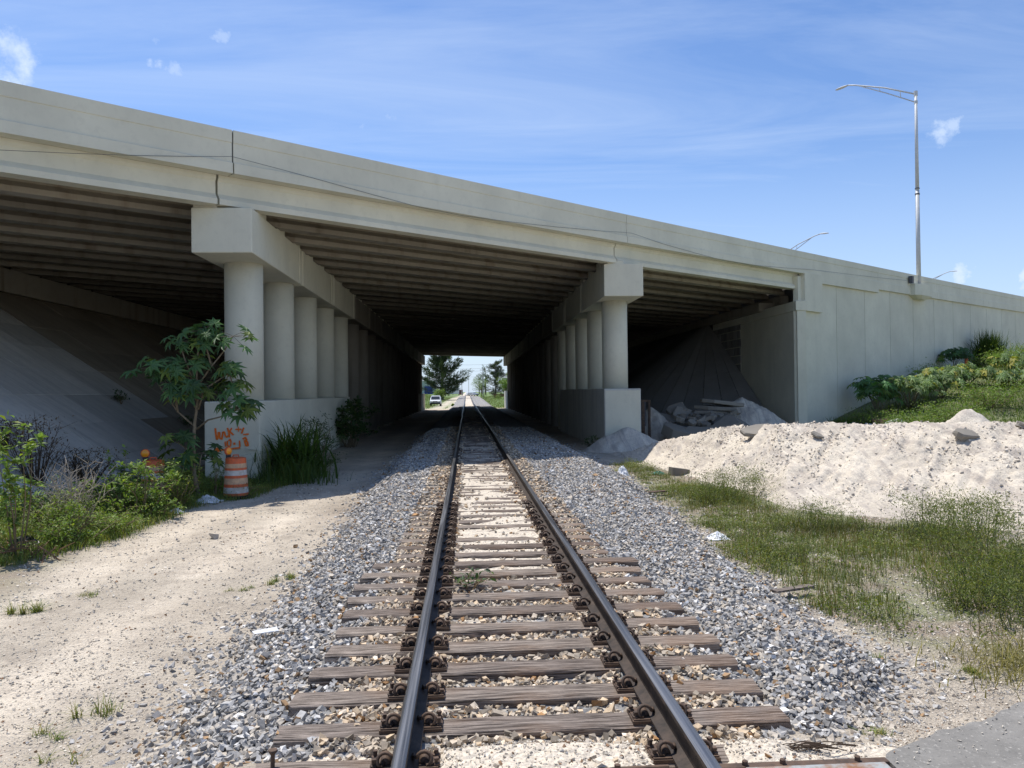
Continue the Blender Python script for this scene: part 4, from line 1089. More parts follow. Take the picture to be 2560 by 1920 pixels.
    # dark steel box, half buried
    t = thing('trench_box', 'dark open steel box half buried beside the pier wall', 'steel box', (8.1, 36.6, -.4))
    m = MB(); 
    for x, w in ((7.55, .10), (8.42, .14), (8.72, .10)): m.box((x, 36.3, .55), (w, .12, 1.9))
    m.box((8.0, 36.3, 1.46), (1.3, .14, .10)); m.build('frame', MAT['rust'], t)
    m = MB(); m.box((8.0, 37.2, .5), (1.5, .08, 1.9)); m.box((7.4, 36.8, .5), (.06, .9, 1.9)); m.build('plate', MAT['steel_dk'], t)
rubble()

# ------------------------------------------------------------------ vegetation
def leaf_mesh(P, D, size, aspect=.42, fold=.25, droop=0.0, tints=None):
    """P (n,3) leaf bases; D (n,3) unit directions; 6-vertex folded leaves"""
    n = len(P); up = np.array([0, 0, 1.0])
    D = D / np.linalg.norm(D, axis=1, keepdims=True)
    Sd = np.cross(D, up + RNG.normal(0, .35, (n, 3))); Sd /= np.linalg.norm(Sd, axis=1, keepdims=True) + 1e-9
    Nn = np.cross(Sd, D); s = size[:, None]
    a = np.asarray(aspect) if np.ndim(aspect) == 0 else np.asarray(aspect)[:, None]
    dz = np.array([0, 0, -1.0]) * droop
    v0 = P; v1 = P + D * s * .45 + Sd * s * a * .5 + Nn * s * fold * .3 + dz * s * .1
    v2 = P + D * s * .45 - Sd * s * a * .5 + Nn * s * fold * .3 + dz * s * .1
    vm = P + D * s * .48 + dz * s * .1; v3 = P + D * s + dz * s * .45
    V = np.stack([v0, v1, v3, v2, vm], 1).reshape(-1, 3)
    b = (np.arange(n) * 5)[:, None]
    F = np.concatenate([b + np.array([[0, 1, 4]]), b + np.array([[1, 2, 4]]), b + np.array([[0, 4, 3]]), b + np.array([[4, 2, 3]])])
    return V, F, np.repeat(tints, 5, 0)
def green_tints(n, lo=.65, hi=1.35, yel=.15):
    q = RNG.uniform(lo, hi, n)[:, None]; c = np.ones((n, 3)) * q
    k = RNG.random(n) < yel; c[k] *= np.array([1.5, 1.2, .8]); return c
def bush(name, x, y, h, w, nleaf, leaf, label, cat, mat='leaf', stemmat='stem', zb=None, nst=9, aspect=.42, up=.5, group=None, tints=None, top_heavy=.4, lean=(0, 0), droop=.25, open_=.0, spread=.25, sr=1.0, fmin=.25):
    zb = float(ground_z(x, y)) if zb is None else zb
    root = thing(name, label, cat, (x, y, zb), group)
    m = MB(); P = []; D = []
    per = max(1, nleaf // (nst * 3))
    for k in range(nst):
        a = RNG.uniform(0, 6.28); r = w / 2 * math.sqrt(RNG.random()) ; hh = h * RNG.uniform(.6, 1.0) * (1 - .35 * (2 * r / w) ** 2)
        b = np.array([x + math.cos(a) * r * spread, y + math.sin(a) * r * spread, zb - .04]); e = np.array([x + math.cos(a) * r + lean[0] * hh, y + math.sin(a) * r + lean[1] * hh, zb + hh])
        mid = (b + e) / 2 + np.array([RNG.normal(0, .06), RNG.normal(0, .06), .05 * h]) * w
        m.tube([b, mid, e], [(.010 + .006 * h) * sr, (.007 + .003 * h) * sr, .003 * sr], 5)
        for q in range(3):
            f = [.55, .8, 1.0][q] if q else top_heavy
            f0 = RNG.uniform(fmin, .9) if q < 2 else 1.0
            tip = (1 - f0) ** 2 * b + 2 * f0 * (1 - f0) * mid + f0 ** 2 * e
            base = tip.copy(); tip = tip + np.array([RNG.normal(0, .16) * w, RNG.normal(0, .16) * w, RNG.uniform(.0, .16) * h])
            m.tube([base, tip], [.005 * sr, .002 * sr], 4)
            tt = RNG.random(per)[:, None] ** .8
            pp = base + (tip - base) * tt * 1.1 + RNG.normal(0, .035 + open_, (per, 3)) * w * np.array([1, 1, .7])
            P.append(pp); dd = RNG.normal(0, 1, (per, 3)); dd[:, 2] = dd[:, 2] * .5 + up; D.append(dd)
    P = np.concatenate(P); D = np.concatenate(D); P[:, 2] = np.maximum(P[:, 2], zb + .02)
    n = len(P); T = green_tints(n) if tints is None else tints(n)
    V, F, T = leaf_mesh(P, D, leaf * RNG.uniform(.6, 1.25, n), aspect, .3, droop, T)
    m.build('stems', MAT[stemmat], root); fast_mesh('foliage', V, [F], MAT[mat], root, T)
    return root

def blades(P, h, wdt, lean, tints, seg=2, arch=.28):
    """grass blades: tapered bent strips"""
    n = len(P); a = RNG.uniform(0, 6.28, n); dirx = np.stack([np.cos(a), np.sin(a), np.zeros(n)], -1); side = np.stack([-np.sin(a), np.cos(a), np.zeros(n)], -1)
    up = np.array([0, 0, 1.0]); rows = []
    for k in range(seg + 1):
        f = k / seg; c = P + up * (h * (f - arch * lean * f * f))[:, None] + dirx * (h * lean * f * f * .8)[:, None]
        w = (wdt * (1 - f) ** .7 * .5)[:, None]
        rows += ([c - side * w, c + side * w] if k < seg else [c])
    V = np.stack(rows, 1); m = V.shape[1]; b = (np.arange(n) * m)[:, None]
    Q = [b + np.array([[2 * k, 2 * k + 1, 2 * k + 3, 2 * k + 2]]) for k in range(seg - 1)]
    Tr = b + np.array([[2 * seg - 2, 2 * seg - 1, 2 * seg]])
    return V.reshape(-1, 3), ([np.concatenate(Q)] if Q else []) + [Tr], np.repeat(tints, m, 0)
def grass_tints(n, dry=.30):
    q = RNG.uniform(.6, 1.3, n)[:, None]; c = np.ones((n, 3)) * q
    k = RNG.random(n) < dry; c[k] = np.array([2.3, 1.55, 1.5]) * RNG.uniform(.5, 1.0, k.sum())[:, None]; return c

def grass_right():
    # verge between the ballast and the sand ridge
    P = []; H = []
    n = 330000; X = RNG.uniform(2.6, 15, n); Y = RNG.uniform(5.2, 25, n)
    a = X / Y; toe = interp(a, AZ, TOE_Y)
    e = X - (TC + bed_right(Y)); nz = fbm(X * .8, Y * .8, 301, 4); n2 = fbm(X * 2.5, Y * 2.5, 303, 3)
    d = sstep(-.1, .35, e + nz * .9) * sstep(.2, -.9, (Y - toe) + nz * 1.5) * sstep(-.16, .12, n2 + .06 + .5 * sstep(4, 6, X - .1 * (Y - 8)) * .3)
    path = np.exp(-((X - (4.75 + (Y - 7.6) * .35)) / .34) ** 2) * sstep(10.4, 9.3, Y)        # bare trodden gap
    d = d * (1 - path) * sstep(6.4, 8.4, Y - (X - 4.5) * -.28 + nz * 3.2) 
    d = np.where(Y > 20, d * .7, d)
    ok = RNG.random(n) < d
    X, Y, nz = X[ok], Y[ok], nz[ok]; Z = ground_z(X, Y) - .01
    tall = np.clip(.5 + 1.6 * fbm(X * .7, Y * .7, 307, 3) + .5 * sstep(5.2, 7.2, X - .22 * (Y - 9) * 0), .12, 1.3)
    h = RNG.uniform(.05, .20, len(X)) * (.4 + tall) 
    V, Q, T = blades(np.stack([X, Y, Z], -1), h, RNG.uniform(.005, .010, len(X)), RNG.uniform(.2, 1.2, len(X)), grass_tints(len(X)) * (.85 + 1.2 * nz[:, None]))
    o = fast_mesh('grass', V, Q, MAT['grass'], None, T, False, 'stuff'); tag(o, 'rough green grass verge between the ballast and the sand ridge', 'grass')
    q = RNG.choice(len(X), 2600, replace=False); q = q[RNG.random(len(q)) < sstep(-.1, .2, nz[q]) * .9 + .1]
    V, Q, T = blades(np.stack([X[q], Y[q], Z[q]], -1), RNG.uniform(.25, .62, len(q)), RNG.uniform(.005, .009, len(q)), RNG.uniform(.05, .6, len(q)), np.array([1.5, .85, 1.1]) * RNG.uniform(.5, 1.3, len(q))[:, None], 3)
    o = fast_mesh('dry_stalks', V, Q, MAT['grass'], None, T, False, 'stuff'); tag(o, 'thin brown stalks rising out of the grass verge at right', 'stalks')
    # little leafy weeds mixed into it
    i = RNG.choice(len(X), min(len(X), 60000), replace=False); X, Y = X[i], Y[i]; k = sstep(-.1, .15, fbm(X * .9, Y * .9, 311, 3) + .05); j = RNG.random(len(X)) < k; X, Y = X[j], Y[j]
    tl = np.clip(.4 + 1.5 * fbm(X * .7, Y * .7, 307, 3) + .3, .12, 1.2)
    P = np.stack([X + RNG.normal(0, .02, len(X)), Y, ground_z(X, Y) + RNG.uniform(.02, .28, len(X)) * tl], -1); Dv = RNG.normal(0, 1, P.shape); Dv[:, 2] = np.abs(Dv[:, 2]) * .6 + .2
    V, F, T = leaf_mesh(P, Dv, RNG.uniform(.025, .06, len(P)), .4, .3, .2, green_tints(len(P)) * np.array([.88, .72, .75]))
    o = fast_mesh('ground_cover', V, [F], MAT['leaf'], None, T, False, 'stuff'); tag(o, 'small leafy weeds growing through the grass verge at right', 'weeds')
grass_right()
def grass_left():
    n = 300000; X = RNG.uniform(-10.5, -4.3, n); Y = RNG.uniform(8.5, 23, n)
    nz = fbm(X * .9, Y * .9, 321, 4); edge = np.interp(Y, [8, 11.3, 13.5, 17.5, 18.3, 22, 25], [-6.8, -6.35, -5.8, -5.75, -5.15, -4.5, -4.3])
    d = sstep(.15, -.5, X - edge + nz * .8) * sstep(-1.0, -.6, X + 10)
    d *= .5 + .5 * sstep(-.1, .1, nz); ok = RNG.random(n) < d * .9; X, Y = X[ok], Y[ok]
    h = RNG.uniform(.06, .24, len(X)); V, Q, T = blades(np.stack([X, Y, ground_z(X, Y) - .01], -1), h, RNG.uniform(.007, .014, len(X)), RNG.uniform(.2, 1, len(X)), grass_tints(len(X), .22) * 1.25)
    o = fast_mesh('grass', V, Q, MAT['grass'], None, T, False, 'stuff'); tag(o, 'low grass along the weedy edge of the dirt path at left', 'grass')
    i = RNG.choice(len(X), min(len(X), 22000), replace=False); P = np.stack([X[i], Y[i], ground_z(X[i], Y[i]) + RNG.uniform(.02, .25, len(i))], -1); Dv = RNG.normal(0, 1, P.shape); Dv[:, 2] = np.abs(Dv[:, 2]) * .6 + .2
    V, F, T = leaf_mesh(P, Dv, RNG.uniform(.03, .075, len(P)), .45, .3, .2, green_tints(len(P)))
    o = fast_mesh('ground_cover', V, [F], MAT['leaf'], None, T, False, 'stuff'); tag(o, 'low leafy weeds at the foot of the bushes on the left', 'weeds')
grass_left()
def grass_bank():
    n = 110000; s = RNG.uniform(18, 75, n); dd = -RNG.random(n) ** .8 * 26
    X = TX * s + NX * dd; Y = 25.57 + TY * s + NY * dd
    a = X / Y; ok = (a < .86) & (a > .38) & (Y > interp(a, AZ, CR_Y) + 1.0) & (X > 16)
    X, Y = X[ok], Y[ok]; nz = fbm(X * .4, Y * .4, 331, 4)
    h = RNG.uniform(.15, .42, len(X)) * (1 + 1.4 * np.clip(nz, -.3, .5))
    T = grass_tints(len(X), .10) * np.array([.95, 1.08, .8]) * (1 + .5 * nz[:, None])
    V, Q, T = blades(np.stack([X, Y, ground_z(X, Y) - .02], -1), h, RNG.uniform(.025, .05, len(X)), RNG.uniform(.2, 1, len(X)), T)
    o = fast_mesh('grass', V, Q, MAT['grass'], None, T, False, 'stuff'); tag(o, 'lush grass covering the bank in front of the retaining wall', 'grass')
    n = 60000; X = RNG.uniform(-40, 60, n); Y = RNG.uniform(112, 225, n); u = np.abs(X - TC)
    ok = (u > 3.4 + .6 * fbm(X * .3, Y * .3, 341, 2)) & (u < 32) & (np.abs(X + 4.2 - (Y - 125) * .012) > 1.15); X, Y = X[ok], Y[ok]
    V, Q, T = blades(np.stack([X, Y, ground_z(X, Y) - .02], -1), RNG.uniform(.1, .4, len(X)), RNG.uniform(.05, .09, len(X)), RNG.uniform(.2, 1, len(X)), grass_tints(len(X), .15))
    o = fast_mesh('grass', V, Q, MAT['grass'], None, T, False, 'stuff'); tag(o, 'sunlit grass beside the track beyond the overpass', 'grass')
grass_bank()

def tuft(x, y, n, h, label, zb=None, dry=.35):
    n = int(n * 1.5); k = RNG.integers(0, 4, n); ox = RNG.normal(0, .05 + .22 * h, 4)[k]; oy = RNG.normal(0, .04 + .15 * h, 4)[k]
    P = np.stack([x + ox + RNG.normal(0, .025, n), y + oy + RNG.normal(0, .02, n), np.zeros(n)], -1); P[:, 2] = (ground_z(P[:, 0], P[:, 1]) if zb is None else zb) - .01
    V, Q, T = blades(P, RNG.uniform(.3, 1, n) * h, RNG.uniform(.004, .009, n), RNG.uniform(.3, 1.9, n), grass_tints(n, dry) * 1.2, 4, .42)
    o = fast_mesh('grass_tuft', V, Q, MAT['grass'], None, T); return tag(o, label, 'grass tuft', 'grass tufts on the sand')
tuft(-2.42, 10.1, 150, .17, 'grass tuft where the path meets the ballast, left of the track'); tuft(-2.75, 9.8, 60, .12, 'sparse tuft just left of the tuft by the ballast edge')
tuft(-5.05, 9.1, 150, .26, 'bright grass tuft at the left edge of the photo on the path'); tuft(-4.7, 9.75, 50, .14, 'thin tuft behind the bright one at the left edge')
tuft(-2.85, 6.05, 60, .24, 'tall thin tuft in the lower left of the path'); tuft(-3.1, 5.75, 45, .16, 'short tuft left of the tall thin tuft at lower left'); tuft(-2.75, 5.25, 24, .20, 'broad-bladed sprig lowest in the left corner')
tuft(2.55, 4.75, 60, .10, 'tiny tuft in the gravel above the asphalt'); tuft(3.55, 6.6, 60, .16, 'sparse tuft right of the pitted rock'); tuft(3.05, 7.6, 80, .17, 'tuft at the ballast edge below the weedy verge')
tuft(4.2, 6.3, 90, .14, 'dry tuft near the right edge above the gravel'); tuft(-.55, 13.2, 90, .16, 'tuft against the inside of the rail in the sand'); tuft(4.3, 22.2, 260, .32, 'tuft by the shadow edge where the verge ends')
tuft(-1.35, 6.0, 50, .07, 'small sprig on the ballast at the left of the track')

# bushes at the left edge of the path
GL = 'bushes along the left of the dirt path'
bush('leafy_shrub', -6.75, 12.0, 2.3, .8, 420, .15, 'tallest bright leafy shrub at the left edge, reaching in front of the slope', 'shrub', nst=7, group=GL, top_heavy=.7, aspect=.42, up=.35, sr=.6)
bush('leafy_shrub', -7.75, 12.0, 1.1, 1.7, 1500, .095, 'dense leafy shrub in the left corner beneath the tallest one', 'shrub', nst=16, group=GL)
bush('leafy_shrub', -6.75, 13.2, .9, 1.2, 1500, .06, 'fine-leaved greyish bush between the tall shrub and the dead twigs', 'shrub', nst=16, group=GL, tints=lambda n: green_tints(n) * np.array([1.15, 1.0, 1.2]))
bush('leafy_shrub', -6.5, 15.6, 1.15, 1.5, 1500, .115, 'broad bright green shrub in front of the hidden barrel', 'shrub', nst=18, group=GL)
bush('leafy_shrub', -6.3, 16.9, 1.05, 1.1, 2600, .055, 'rounded fine-leaved bush right of the bright green shrub', 'shrub', nst=20, group=GL, tints=lambda n: green_tints(n) * np.array([1.25, 1.05, 1.1]))
bush('leafy_shrub', -7.15, 16.3, 1.5, .5, 200, .125, 'slim upright sprig in front of the amber-topped barrel', 'shrub', nst=4, group=GL, top_heavy=.8)
bush('leafy_shrub', -6.25, 14.1, .5, 1.3, 1400, .055, 'low yellowish bush at the path edge below the dead twigs', 'shrub', nst=16, group=GL, tints=lambda n: green_tints(n, .7, 1.4, .35))
bush('leafy_shrub', -6.45, 12.9, .6, 1.4, 1700, .065, 'low spreading weed beside the brown heap of roots', 'shrub', nst=14, group=GL)
bush('leafy_shrub', -6.1, 15.6, .42, .8, 420, .085, 'small broad-leaved weed at the path edge under the bright shrub', 'shrub', nst=8, group=GL)
bush('leafy_shrub', -5.95, 18.6, .95, .45, 600, .05, 'narrow feathery weed left of the trunk base of the small tree', 'shrub', nst=6, group=GL, tints=lambda n: green_tints(n, .8, 1.5, .4))
bush('leafy_shrub', -5.35, 18.7, .45, 1.0, 1200, .04, 'dry-looking weeds at the foot of the striped barrel', 'shrub', nst=14, group=GL, tints=lambda n: grass_tints(n, .5))
bush('leafy_shrub', -7.7, 14.6, .8, 1.4, 900, .08, 'dark bush behind the dead twigs on the left', 'shrub', 'leafd', nst=14, group=GL)
def twigs(x, y, h, w, n, mat, label, zb=None, group='dead bushes', name='dead_bush', seeds=0, leafy=0):
    zb = float(ground_z(x, y)) if zb is None else zb
    root = thing(name, label, 'dead bush', (x, y, zb), group); m = MB()
    for k in range(n):
        a = RNG.uniform(0, 6.28); r = w / 2 * RNG.random() ** .6; hh = h * RNG.uniform(.5, 1)
        b = Vector((x + math.cos(a) * r * .2, y + math.sin(a) * r * .2, zb - .05)); e = Vector((x + math.cos(a) * r, y + math.sin(a) * r, zb + hh)); mid = b.lerp(e, .5) + Vector((RNG.normal(0, .05), RNG.normal(0, .05), .06)) * 1
        m.tube([b, mid, e], [.011, .008, .003], 5)
        for q in range(4):
            p = mid.lerp(e, RNG.random()); m.tube([p, p + Vector((RNG.normal(0, .12) * w, RNG.normal(0, .12) * w, RNG.uniform(.02, .2) * h))], [.005, .002], 4)
    m.build('twigs', MAT[mat], root)
    if leafy:
        P = np.stack([x + RNG.normal(0, .24 * w, leafy), y + RNG.normal(0, .24 * w, leafy), zb + h * RNG.uniform(.15, .98, leafy)], -1); V, F, T = leaf_mesh(P, RNG.normal(0, 1, (leafy, 3)), RNG.uniform(.03, .09, leafy), .4, .4, .3, np.ones((leafy, 3)) * RNG.uniform(.6, 1.3, leafy)[:, None])
        fast_mesh('withered_leaves', V, [F], MAT['witheredleaf'], root, T)
    return root
MAT['witheredleaf'] = leafmat('withered_leaves', (.10, .062, .03), .1)
twigs(-6.9, 13.9, 1.3, 1.4, 40, 'deadstem', 'pale bare twigs of a dead bush between green bushes')
def slz(x): return -.45 + (x + 8.35) / (-18.2 + 8.35) * 6.65
twigs(-9.2, 17.0, 1.5, 1.3, 30, 'darkstem', 'dark withered bush standing on the slope paving', slz(-9.2), leafy=600)
twigs(-10.9, 16.6, 1.9, 1.3, 7, 'darkstem', 'tall dark crooked dead stem at the left edge on the slope', slz(-10.9), leafy=220)
twigs(-8.9, 18.6, .85, 1.4, 30, 'darkstem', 'low dark withered bush at the toe of the slope', slz(-8.9), leafy=900)
twigs(-10.2, 17.6, .7, 1.1, 16, 'darkstem', 'dark withered clump higher on the slope', slz(-10.2), leafy=900)
for k, (x, y, l) in enumerate(((-11.6, 26.5, 'small green weed sprouting high on the slope paving'), (-8.7, 20.6, 'dark green weed at the toe of the slope near the amber lamp'), (-10.3, 29.0, 'tiny weed in a joint of the slope paving'))):
    bush('weed', x, y, .4, .7, 260, .09, l, 'weed', 'leafd', zb=slz(x), nst=7, group='weeds on the slope paving')
# brown heap of roots
m = MB()
for k in range(46):
    c = Vector((-6.85 + RNG.normal(0, .32), 11.75 + RNG.normal(0, .25), float(ground_z(-6.85, 11.75)) + .02)); a = RNG.uniform(0, 6.28)
    pts = [c + Vector((math.cos(a) * .4 * f + RNG.normal(0, .04), math.sin(a) * .4 * f + RNG.normal(0, .04), .16 * math.sin(f * 3.1) + RNG.uniform(0, .05))) for f in (-.6, -.2, .2, .6)]
    m.tube(pts, [.012, .011, .01, .005], 5)
tag(m.build('root_pile', plain('brown_roots', (.19, .115, .07), .9, .1)), 'tangled brown roots lying at the path edge on the left', 'roots')

# castor bean tree
def palmate(P, nrm, size, spin, tints):
    """8-lobed castor leaves: fans of verts"""
    Vs = []; Fs = []; T = []; b = 0
    for p, nn, s, sp, t in zip(P, nrm, size, spin, tints):
        nn = Vector(nn).normalized(); a = nn.cross(Vector((math.cos(sp), math.sin(sp), .1))).normalized(); c = nn.cross(a)
        ring = []; L = 8
        for k in range(L):
            th = -2.55 + 5.1 * k / (L - 1); ln = s * (.62 + .38 * math.cos(th * .55)) 
            for off, rr, dz in ((-.21, .58, .03), (0, 1.0, -.12), (.21, .58, .03)):
                ring.append(Vector(p) + (a * math.cos(th + off) + c * math.sin(th + off)) * ln * rr + nn * dz * s + Vector((0, 0, -.12 * s * rr)))
            if k < L - 1:
                th2 = th + 5.1 / (L - 1) / 2; ring.append(Vector(p) + (a * math.cos(th2) + c * math.sin(th2)) * s * .43)
        Vs += [Vector(p)] + ring; Fs += [(b, b + 1 + i, b + 2 + i) for i in range(len(ring) - 1)]; T += [t] * (len(ring) + 1); b += len(ring) + 1
    return np.array([tuple(v) for v in Vs]), np.array(Fs), np.array(T)
def castor_tree(x, y, zb, branches, nleaf_tip, leaf, label, group=None, trunk=None, name='castor_tree', cat='small tree', lt=(1, 1, 1), r0=.055, xs=1.0):
    root = thing(name, label, cat, (x, y, zb), group); m = MB(); O = Vector((x, y, zb))
    if trunk: m.tube([O + Vector(p) for p in trunk], [r0 * (1 - .55 * i / (len(trunk) - 1)) for i in range(len(trunk))], 9)
    m2 = MB(); P = []; N = []; Sz = []; Sp = []; T = []
    for pts in branches:
        pts = [O + Vector((p[0] * xs, p[1], p[2])) for p in pts]; m2.tube(pts, [.026 - .015 * i / (len(pts) - 1) for i in range(len(pts))], 6)
        tip = pts[-1]
        for k in range(nleaf_tip):
            a = RNG.uniform(0, 6.28); el = RNG.uniform(-.7, .55); L = RNG.uniform(.16, .42) * leaf / .3
            e = tip + Vector((math.cos(a) * math.cos(el) * L, math.sin(a) * math.cos(el) * L, math.sin(el) * L))
            m2.tube([tip, e], .005, 4)
            P.append(e); N.append((math.cos(a) * .55 + RNG.normal(0, .2), math.sin(a) * .55 + RNG.normal(0, .2) - .35, .75)); Sz.append(leaf * RNG.uniform(.6, 1.1)); Sp.append(a)
            q = RNG.uniform(.65, 1.45); T.append(np.array(lt) * q * (np.array([2.2, 1.5, .9]) if RNG.random() < .15 else 1))
    V, F, TT = palmate(P, N, Sz, Sp, T)
    if trunk: m.build('trunk', MAT['bark'], root, smooth=True)
    m2.build('branches', MAT['bark'], root, smooth=True); fast_mesh('leaves', V, [F], MAT['castor'], root, TT)
    return root
# offsets measured as (right, back, up) in metres from the base of the trunk
castor_tree(-6.3, 18.35, -.35,
    [[(.02, 0, 1.55), (-.55, .1, 1.95), (-1.05, .05, 2.6), (-1.15, -.1, 3.0)], [(-.55, .1, 1.95), (-.65, .1, 2.5), (-.95, .0, 3.05)], [(-.6, .1, 2.1), (-.5, 0, 2.5), (-.55, -.15, 2.85)],
     [(.02, 0, 1.55), (.35, -.1, 1.75), (.85, -.15, 1.85), (1.2, -.1, 2.05)], [(.85, -.15, 1.85), (1.3, .1, 2.1)], [(.0, 0, 2.2), (-.1, .1, 2.7), (-.15, 0, 3.1)], [(0, 0, 2.3), (.02, 0, 2.9), (.08, 0, 3.65), (.12, 0, 3.85)],
     [(.08, 0, 2.6), (.35, .05, 2.95), (.8, 0, 3.4), (1.05, -.1, 3.7)], [(.4, .05, 3.0), (.3, 0, 3.4), (.15, 0, 3.7)], [(.1, 0, 2.4), (.55, .0, 2.65), (.9, .05, 2.85)], [(.9, .05, 2.85), (1.0, 0, 2.5)], [(-.1, 0, 2.7), (-.35, 0, 3.3), (-.45, 0, 3.6)],
     [(0, 0, 2.0), (-.1, -.1, 2.25), (-.15, -.2, 2.4)], [(.05, 0, 2.0), (.2, -.1, 2.3), (.25, -.2, 2.45)], [(-.05, 0, .95), (-.4, -.1, 1.2), (-.6, -.1, 1.3)], [(-.05, 0, .6), (-.4, .05, .7), (-.55, 0, .75)], [(.05, 0, .55), (.1, .0, .85), (.12, .1, .98)]],
    9, .33, 'small slender tree with star-shaped leaves growing beside the striped barrel', trunk=[(.05, 0, -.1), (-.06, 0, .5), (-.08, 0, 1.1), (-.04, 0, 1.7), (.02, 0, 2.1), (.06, 0, 2.6)], xs=.84)
def small_castor(x, y, h, w, n, label, leaf=.42, lt=(2.5, 1.75, 1.9), zb=None):
    zb = float(ground_z(x, y)) if zb is None else zb
    br = []
    for k in range(n):
        a = RNG.uniform(0, 6.28); r = w / 2 * math.sqrt(RNG.random()); hh = .8 * h * RNG.uniform(.55, .95)
        br.append([(0, 0, -.05), (math.cos(a) * r * .4, math.sin(a) * r * .4, hh * .5), (math.cos(a) * r, math.sin(a) * r, hh)])
    return castor_tree(x, y, zb, br, 10, leaf, label, 'broad-leaved shrubs before the retaining wall', None, 'castor_shrub', 'shrub', lt)
small_castor(22.6, 41.0, 2.6, 2.6, 12, 'dark-leaved shrub at the left end of the row before the retaining wall', lt=(1.1, 1.2, 1.1))
small_castor(24.6, 41.3, 2.3, 3.4, 18, 'largest pale-topped shrub in front of the retaining wall')
small_castor(27.3, 42.6, 2.1, 2.6, 12, 'pale star-leaved shrub right of the largest one by the wall')
small_castor(30.0, 44.4, 1.5, 2.8, 12, 'low pale shrub in the middle of the bank'); small_castor(31.6, 42.2, 1.2, 2.0, 9, 'low pale shrub nearer the camera on the bank'); small_castor(34.6, 46.4, 1.5, 2.4, 10, 'pale shrub below the orange marker on the bank')
small_castor(33.5, 51.0, 2.0, 1.6, 7, 'dark umbrella-shaped plant beside the orange marker', lt=(.7, .8, .7)); small_castor(44.5, 57.3, 2.4, 2.4, 10, 'shrub at the right edge near the top of the bank', lt=(.9, 1, .9))
small_castor(38.2, 46.6, 1.5, 2.2, 9, 'pale shrub near the right edge on the bank')
GB = 'green bushes on the bank'
for x, y, h, w, n, lf, l in ((21.8, 36.4, 1.3, 3.0, 2600, .12, 'round green bush on the bank just above the sand ridge'), (24.2, 36.6, 1.5, 3.2, 2600, .12, 'bush right of the round one above the sand ridge'),
                             (27.6, 39.0, 1.7, 3.6, 2600, .13, 'wide green bush in the middle of the bank'), (31.0, 39.6, 1.6, 3.2, 2200, .13, 'green bush further right along the bank'), (33.8, 42.6, 1.8, 4.0, 2400, .14, 'tallest rounded bush at the right of the bank'),
                             (37.0, 43.6, 1.6, 3.6, 2200, .14, 'bush by the right edge of the photo on the bank'), (36.0, 50.5, 1.6, 4.2, 2200, .14, 'bush under the clump of tall canes'), (20.9, 38.6, 1.5, 2.0, 1500, .10, 'dark bush in the shade at the wall'),
                             (40.3, 51.0, 1.8, 4.4, 2400, .14, 'bush below the right-hand end of the canes'), (29.6, 47.2, 1.6, 2.4, 1500, .12, 'bush against the wall left of the orange marker')):
    bush('green_bush', x, y, h * .75, w, n, lf, l, 'bush', nst=22, group=GB, open_=.04)
def cane_clump(x, y, h, w, n, label, mat='grass', T=(.55, .75, .5), zb=None, wd=.04, name='tall_grass', lean=(.15, .9), arch=.28):
    zb = float(ground_z(x, y)) if zb is None else zb
    P = np.stack([x + RNG.normal(0, w * .22, n), y + RNG.normal(0, w * .2, n), np.full(n, zb - .03)], -1)
    V, Q, TT = blades(P, h * RNG.uniform(.45, 1.08, n), RNG.uniform(.6, 1.2, n) * wd, RNG.uniform(lean[0], lean[1], n), grass_tints(n, .1) * np.array(T), 6, arch)
    o = fast_mesh(name, V, Q, MAT[mat], None, TT); return tag(o, label, 'tall grass', 'clumps of tall grass')
cane_clump(38.6, 54.6, 3.1, 1.9, 1100, 'tall dark cane clump against the retaining wall', T=(.42, .55, .35), wd=.08, lean=(.05, .6), arch=.5); cane_clump(41.2, 54.6, 2.6, 3.0, 500, 'pale grassy clump right of the dark canes', T=(1.2, 1.3, 1.2), wd=.07, lean=(.3, 1.1), arch=.55)
cane_clump(-4.95, 22.6, 2.5, 1.5, 380, 'tall arching grass clump in front of the crash wall', T=(.6, .78, .6), wd=.085, lean=(.35, 1.2), arch=.62); cane_clump(-5.35, 20.6, 1.3, .9, 60, 'thin reeds in front of the orange letters', T=(.5, .6, .5), wd=.02, lean=(.1, .7), zb=-.45)
cane_clump(-4.6, 21.4, .9, 2.2, 420, 'low shaded grass at the foot of the tall clump', T=(.6, .75, .5), wd=.02); cane_clump(19.9, 38.8, .9, 2.4, 700, 'dark grass in the corner between the wall and the sand ridge', T=(.7, .85, .6), wd=.04)
bush('shade_shrub', -4.95, 26.2, 1.75, 1.7, 900, .13, 'dark thin-leaved shrub right of the arching grass', 'shrub', 'leafd', nst=14, aspect=.3, group='shrubs along the pier wall', zb=-.45)
bush('shade_shrub', -5.2, 35.2, 2.1, 2.6, 1900, .20, 'dense dark round shrub at the end of the crash wall', 'shrub', 'leafd', nst=26, aspect=.6, group='shrubs along the pier wall', zb=-.45)
bush('shade_shrub', -4.7, 23.6, .7, 2.2, 1100, .07, 'low dark weeds under the arching grass', 'shrub', 'leafd', nst=18, group='shrubs along the pier wall', zb=-.45)
bush('shade_shrub', 5.2, 31.3, .6, .8, 300, .09, 'small dark shrub at the foot of the right-hand crash wall', 'shrub', 'leafd', nst=8, group='shrubs along the pier wall', zb=-.4)
